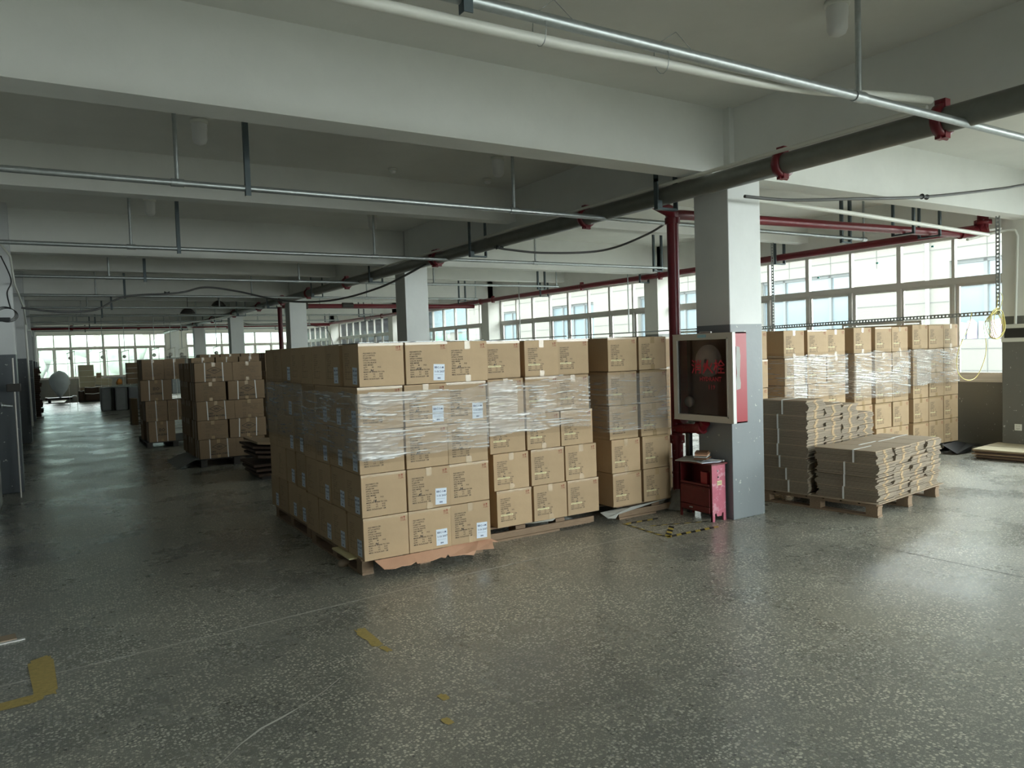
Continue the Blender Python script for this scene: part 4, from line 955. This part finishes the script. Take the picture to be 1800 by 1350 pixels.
# switch box, socket
t = thing('switch_box', 'white breaker box with black window on the pilaster beneath the conduit', 'switch box', (11.2, 4.72, 1.53))
MB().bevbox(-.07, 0, 0, .46, 0, .24, .008).obj('body', 'pvc', t); MB().bevbox(-.078, -.068, .07, .42, .055, .185, .003).obj('window', 'grille', t)
t = thing('wall_socket', 'white square wall socket low on the grey pilaster', 'socket', (11.2, 4.955, .32))
MB().bevbox(-.012, 0, 0, .088, 0, .088, .004).obj('plate', 'pvc', t)
s = MB()
for y, z in ((.03, .062), (.058, .062), (.03, .028), (.044, .022), (.058, .028)): s.box(-.0135, -.0118, y-.002, y+.002, z-.006, z+.006)
s.obj('slot', 'grille', t)
# little teal clips on the panes
for k, (y, z) in enumerate(((8.35, 2.72), (7.25, 2.85), (6.35, 3.0), (5.45, 3.08))):
    tag(MB().box(XW+.0, XW+.012, y, y+.035, z, z+.025).obj('window_clip', 'teal'), 'small teal clip on the upper window pane, %s of four' % ['leftmost', 'second', 'third', 'rightmost'][k], 'clip', 'teal clips on the window')

# ------------------------------------------------------------------ floor markings
def strip(name, pts, w_, matn, label, cat='floor marking', kindl=None, z=.0012, group=None):
    a, b_ = Vector(pts[0]), Vector(pts[-1]); d = (b_-a); n = Vector((-d.y, d.x)).normalized()*w_/2
    mb = MB(); vs = [a+n, a-n, b_-n, b_+n]; mb.add([(v.x, v.y, z) for v in vs], [(0, 1, 2, 3)]); mb.add([(v.x, v.y, 0.0002) for v in vs], [(3, 2, 1, 0)])
    o = mb.obj(name, matn); 
    if label: tag(o, label, cat, group)
    return o
def hazard(p0, p1, w_, label):
    t = thing('hazard_tape', label, 'floor tape', (0, 0, 0), 0, 'hazard tape on the floor'); a, b_ = Vector(p0), Vector(p1); L = (b_-a).length; n = max(2, int(L/.055)); d = (b_-a)/n; nn = Vector((-d.y, d.x)).normalized()*w_/2
    for k in range(n):
        p = a+d*k; q = a+d*(k+1); e = d.normalized()*.018
        MB().add([(p.x+nn.x+e.x, p.y+nn.y+e.y, .0022), (p.x-nn.x-e.x, p.y-nn.y-e.y, .0022), (q.x-nn.x-e.x, q.y-nn.y-e.y, .0022), (q.x+nn.x+e.x, q.y+nn.y+e.y, .0022)], [(0, 1, 2, 3)]).obj('stripe', 'tapeY' if k % 2 == 0 else 'tapeK', t)
hazard((4.438, 4.715), (5.05, 4.70), .05, 'black and yellow hazard tape strip parallel to the column front, nearest one')
hazard((4.45, 4.72), (4.74, 4.97), .05, 'short black and yellow tape strip joining the two long ones')
hazard((4.474, 5.317), (4.44, 4.74), .028, 'thin worn yellow tape strip running back from the tape corner')
hazard((4.486, 5.307), (4.86, 5.28), .045, 'black and yellow tape strip beside the wooden pallet of the riser stack')
hazard((4.60, 5.10), (5.12, 4.90), .022, 'thin twisted black and yellow tape in front of the small red cabinet')
strip('floor_joint', [(-.5, 4.625), (2.46, 4.847)], .012, 'line', None)['kind'] = 'structure'
strip('floor_joint', [(2.46, 4.847), (6.58, 5.0)], .011, 'line', None)['kind'] = 'structure'
strip('floor_joint', [(5.50, 3.60), (5.55, 1.2)], .006, 'darkboard', None)['kind'] = 'structure'
def blob(cx, cy, sx, sy, rz, label, seed, am=.5, ex=.6):
    vs = [(0, 0, .0012)]; n = 26
    for k in range(n):
        q = 2*PI*k/n; r = 1 + am*noise.noise((math.cos(q)*2.2, math.sin(q)*2.2, seed)); vs.append((sx*r*math.copysign(abs(math.cos(q))**ex, math.cos(q)), sy*r*math.copysign(abs(math.sin(q))**ex, math.sin(q)), .0012))
    tag(MB().add(vs, [(0, 1+k, 1+(k+1) % n) for k in range(n)]).obj('paint_mark', 'paintY', None, (cx, cy, .0001*seed), rz), label, 'paint mark', 'worn yellow floor paint')
blob(1.515, 4.12, .035, .16, 0, 'worn yellow paint dash on the floor before the nearest stack', 1)
blob(1.53, 3.90, .02, .05, .2, 'small worn yellow speck below the yellow dash', 2)
blob(1.53, 3.18, .022, .035, .1, 'upper of two small yellow specks low in the picture', 3)
blob(1.44, 2.96, .02, .035, .1, 'lower of two small yellow specks low in the picture', 4)
blob(-.10, 4.66, .055, .30, .05, 'broad worn yellow bar at the left edge of the floor', 6, .22, .25)
blob(-.24, 4.36, .14, .05, .1, 'short yellow foot of the worn L-shaped mark at the left', 7, .3, .3)
cr_pts = [(.42, 3.08), (.50, 3.17), (.62, 3.30), (.73, 3.39), (.83, 3.435), (.95, 3.50), (1.08, 3.586), (1.2, 3.69)]
b = MB()
for i in range(len(cr_pts)-1):
    a, c = Vector(cr_pts[i]), Vector(cr_pts[i+1]); n = Vector((-(c-a).y, (c-a).x)).normalized(); w0 = .003+.004*(i in (3, 4)); w1 = .003+.004*(i in (2, 3))
    b.add([(a.x+n.x*w0, a.y+n.y*w0, .001), (a.x-n.x*w0, a.y-n.y*w0, .001), (c.x-n.x*w1, c.y-n.y*w1, .001), (c.x+n.x*w1, c.y+n.y*w1, .001)], [(0, 1, 2, 3)])
b.obj('floor_crack', 'line')['kind'] = 'structure'
t = thing('board_offcut', 'flat offcut of board lying on the floor at the left edge', 'cardboard sheet', (-.30, 5.42, 0), .1)
MB().box(-.2, .06, -.05, .06, 0, .01).obj('sheet', 'flattop', t); MB().box(-.2, .10, -.08, -.055, 0, .006).obj('strap', 'strap', t)

# ------------------------------------------------------------------ on the left columns
t = thing('white_conduit', 'white conduit running down the first left column and kinking near the floor', 'conduit')
MB().tube([(-.62, 11.19, ZB), (-.56, 11.19, 2.35), (-.56, 11.19, 1.5), (-.585, 11.18, 1.2), (-.75, 11.19, .85)], .018, 8).obj('pipe', 'pvc', t)
t = thing('cable_coil', 'black cable coil hanging high on the first left column', 'cable coil', (-.40, 11.17, 2.30))
for k in range(4):
    MB().tube([(.11*math.cos(q)+.01*k, -.012*k, .085*math.sin(q)-.008*k) for q in [2*PI*i/22 for i in range(23)]], .004, 6).obj('loop', 'blackplastic', t)
MB().bevbox(-.06, .06, -.03, .03, -.10, -.05, .01).obj('plug_bar', 'blackplastic', t, (0, -.03, 0))
cable([(-.33, 11.1, 2.35), (-.36, 11.15, 2.55), (-.32, 11.5, 2.75), (-.40, 11.12, 3.0)], .008, 'black wire rising from the coil on the first left column', 'blackplastic')
t = thing('white_cable_run', 'whitish cable zigzagging along the upper left columns', 'cable')
MB().tube([(-.5, 8.5, 3.1), (-.30, 10.9, 2.98), (-.30, 11.3, 2.9), (-.29, 11.5, 2.70), (-.30, 14, 2.75), (-.30, 17, 2.72), (-.30, 19, 2.4), (-.30, 24, 2.6), (-.30, 26, 2.5)], .014, 6).obj('cord', 'pvc', t)
t = thing('hose_valve', 'steel hose valve with box on a pipe beside the first left column', 'valve', (-.38, 11.195, 0))
MB().tube([(.03, 0, .0), (.03, 0, 1.75)], .011, 10).obj('pipe', 'alu', t); MB().bevbox(-.05, .10, -.06, .06, 1.33, 1.43, .01).obj('box', 'darkboard', t); MB().tube([(0, 0, 1.15), (-.10, -.02, 1.17)], .022, 10).lathe([(.01, 0), (.04, 0), (.04, .02), (.01, .02)], (-.12, -.02, 1.17), 12, 0, 'X').obj('tap', 'steel', t)
t = thing('wall_pipe', 'pale pipe running down the second left column', 'pipe', (-.30, 18.4, 0)); MB().tube([(0, 0, .4), (-.02, 0, 2.9)], .02, 8).obj('pipe', 'pvc', t)
t = tag(MB().bevbox(-.9+.06, -.52, 10.0, 10.75, .0, .58, .04).obj('metal_duct_box', 'steel'), 'rounded pale metal box on the floor at the extreme left', 'box')

# ------------------------------------------------------------------ far end
t = thing('board_pile', 'tall dark ragged pile of boards against the left wall far back', 'board pile', (-.32, 28.9, 0))
o = MB()
for k in range(26): o.box(-.28+R.uniform(-.03, .02), .14+R.uniform(-.05, .05), -.6, .5+R.uniform(-.1, .1), .06*k, .06*k+.052)
o = o.obj('boards', 'brown', t); o['kind'] = 'stuff'
MB().box(-.25, .18, -.5, .45, 1.575, 1.60).obj('lid_sheet', 'darkboard', t)
t = thing('cart', 'dark low cart beneath the big white sack', 'cart', (.40, 38.0, 0))
MB().box(-.45, .5, -.4, .4, .12, .22).obj('deck', 'darkboard', t); MB().box(-.5, -.42, -.4, .4, .12, .24).obj('end_board', 'brown', t)
for x in (-.35, .38):
    for y in (-.3, .3): MB().lathe([(.01, -.02), (.06, -.02), (.06, .02), (.01, .02)], (x, y, .06), 12, 0, 'Y').obj('wheel', 'blackplastic', t)
t = thing('sack', 'big bulging white sack tied at the bottom, by the far windows', 'sack', (.46, 37.9, .22))
b = MB(); n = 28; prof = []
for k in range(15):
    q = k/14; r = .40*(max(0, 1-((q-.56)/.44)**2)**.5 if q > .56 else (q/.56)**.62); prof.append((max(.02, r), q*1.16))
b.lathe(prof, (0, 0, 0), n); o = b.obj('bag', 'sack', t)
for v in o.data.vertices: v.co += Vector(noise.noise_vector(Vector((v.co.x*3, v.co.y*3, v.co.z*9))))*.035
def ebox(x, y, z, w__, d__, h__, matn, label, rz=0., name='carton', ry=0.):
    t = thing(name, label, 'box', (x, y, z), rz); t.rotation_euler = (0, ry, rz)
    MB().bevbox(0, w__, 0, d__, 0, h__, .012).obj('body', matn, t); MB().box(0, w__, -.003, 0, h__*.48, h__*.52).obj('tape', 'pvc', t); return t
ebox(1.20, 38.2, 1.09, .60, .5, .50, 'beige', 'upper beige carton on the pile by the far windows'); ebox(1.22, 38.2, .60, .60, .5, .47, 'beige', 'beige carton second from the top on the far pile')
ebox(1.24, 38.2, .0, .60, .5, .58, 'carton_old', 'brown carton at the bottom of the far pile'); ebox(1.85, 38.2, .70, .62, .4, .30, 'beige', 'slanting long beige carton beside the far pile', 0, 'carton', .12)
ebox(1.88, 38.25, 0, .6, .4, .60, 'carton_old', 'brown carton under the slanting beige one'); ebox(1.9, 38.4, 1.0, .2, .2, .22, 'carton_old', 'tiny brown carton on the slanting beige one')
def crate(x, y, z, w__, d__, h__, label):
    t = thing('crate', label, 'crate', (x, y, z)); MB().box(0, w__, 0, d__, 0, .03).box(0, w__, 0, .03, 0, h__).box(0, w__, d__-.03, d__, 0, h__).box(0, .03, 0, d__, 0, h__).box(w__-.03, w__, 0, d__, 0, h__).obj('body', 'brown', t)
    MB().tube([(0, -.01, h__), (w__/2, -.02, h__-.03), (w__, -.01, h__)], .018, 6).obj('rim', 'strap', t)
crate(1.12, 37.0, .0, .22, .4, .50, 'narrow dark crate on the floor left of the beige cartons'); crate(1.36, 36.9, .05, .60, .4, .32, 'lower dark crate in front of the beige cartons'); crate(1.36, 36.95, .39, .52, .36, .25, 'upper dark crate in front of the beige cartons')
tag(MB().box(1.15, 2.0, 36.85, 37.5, 0, .05).obj('low_platform', 'darkboard'), 'black low platform under the dark crates', 'platform')
t = thing('rag_heap', 'pile of pale rags on the floor right of the white sack', 'rags', (.98, 37.8, 0))
b = MB().lathe([(.001, .28), (.08, .26), (.2, .16), (.3, .06), (.34, 0)], n=16); o = b.obj('rags', 'paper2', t)
for v in o.data.vertices: v.co += Vector(noise.noise_vector(v.co*8))*.06
for k, (x, y, w__) in enumerate(((1.55, 29.2, .40), (1.96, 29.0, .40), (2.37, 28.9, .40), (2.79, 28.7, .4))):
    t = thing('bale', 'grey tarpaulin-wrapped bale, %s in the row of bales' % ['leftmost', 'second', 'third', 'rightmost'][k], 'bale', (x, y, 0), 0, 'grey bales on the aisle floor')
    b = MB().bevbox(0, w__, 0, .9, 0, .8, .05); o = b.obj('cover', 'bale', t); MB().tube([(w__*.8, -.01, .78), (w__*.82, -.012, .4), (w__*.8, -.01, .03)], .006, 6).obj('cord', 'cable', t)
crumpled('plastic_wrap', 'crumpled clear plastic lying on top of the grey bales', (2.3, 29.3, .80), 1.3, .6, .05, 'paper2', 0, .01, 8, 'plastic')
b = MB().lathe([(.001, .2), (.07, .17), (.11, .08), (.09, 0), (.001, 0)], n=14); o = tag(b.obj('orange_bag', 'orange', None, (2.12, 29.1, .90)), 'small bright orange bag on the grey bales', 'bag')
for v in o.data.vertices: v.co += Vector(noise.noise_vector(v.co*16))*.03
for k in range(2):
    ebox(2.36, 29.0, .90+.37*k, .55, .5, .36, 'carton_old', 'brown carton on the rightmost bales, %s of two' % ['lower', 'upper'][k])
# light rails with hanging reels above the far work places
for k, (x, y) in enumerate(((.75, 30.5), (1.75, 30.5), (2.45, 30.5), (3.1, 27.5), (3.6, 27.5), (3.95, 27.5), (4.75, 25.8))):
    t = thing('hanging_iron_stand', 'thin white hanger with hooked reel over the far aisle, %s from the left' % ['first', 'second', 'third', 'fourth', 'fifth', 'sixth', 'seventh'][k], 'hanger', (x, y, 0), 0, 'thin white hangers in the far hall')
    MB().tube([(0, 0, 2.05), (0, 0, ZC)], .012, 6).obj('rod', 'steel', t); MB().tube([(-.12, 0, 2.02), (.0, .0, 2.06), (.14, 0, 2.10)], .014, 6).obj('arm', 'pvc', t)
    MB().tube([(.12, 0, 2.1), (.13, 0, .0)], .008, 5).tube([(-.1, 0, 2.02), (-.1, 0, 0)], .006, 5).obj('hose', 'pvc', t)
    MB().lathe([(.01, -.03), (.06, -.02), (.06, .02), (.01, .03)], (-.02, 0, 1.86), 10, 0, 'Y').obj('reel', 'alu', t)
tag(MB().tube([(.0, 34, 1.66), (11, 34, 1.92)], .012, 6).obj('wire_line', 'pvc'), 'thin white wire stretched across the hall before the far windows', 'wire')

# ------------------------------------------------------------------ daylight portals in the window openings
def portal(name, loc, rot, sx_, sy_):
    l = D.lights.new(name, 'AREA'); l.shape = 'RECTANGLE'; l.size = sx_; l.size_y = sy_; l.cycles.is_portal = True
    o = D.objects.new(name, l); COL.objects.link(o); o.location = loc; o.rotation_euler = rot
for a, b in BAY: portal('window_daylight', (XW+.2, (a+b)/2, 2.05), (0, PI/2, 0), 2.15, b-a)
portal('window_daylight', (3.9, YB-.25, 1.9), (PI/2, 0, 0), 2.6, 2.75); portal('window_daylight', (8.7, YB-.2, 1.9), (PI/2, 0, 0), 5.8, 2.75)
portal('window_daylight', (2.4, YE+.2, 2.0), (-PI/2, 0, 0), 5.5, 2.1); portal('window_daylight', (8.65, YE+.2, 2.0), (-PI/2, 0, 0), 5.1, 2.1)
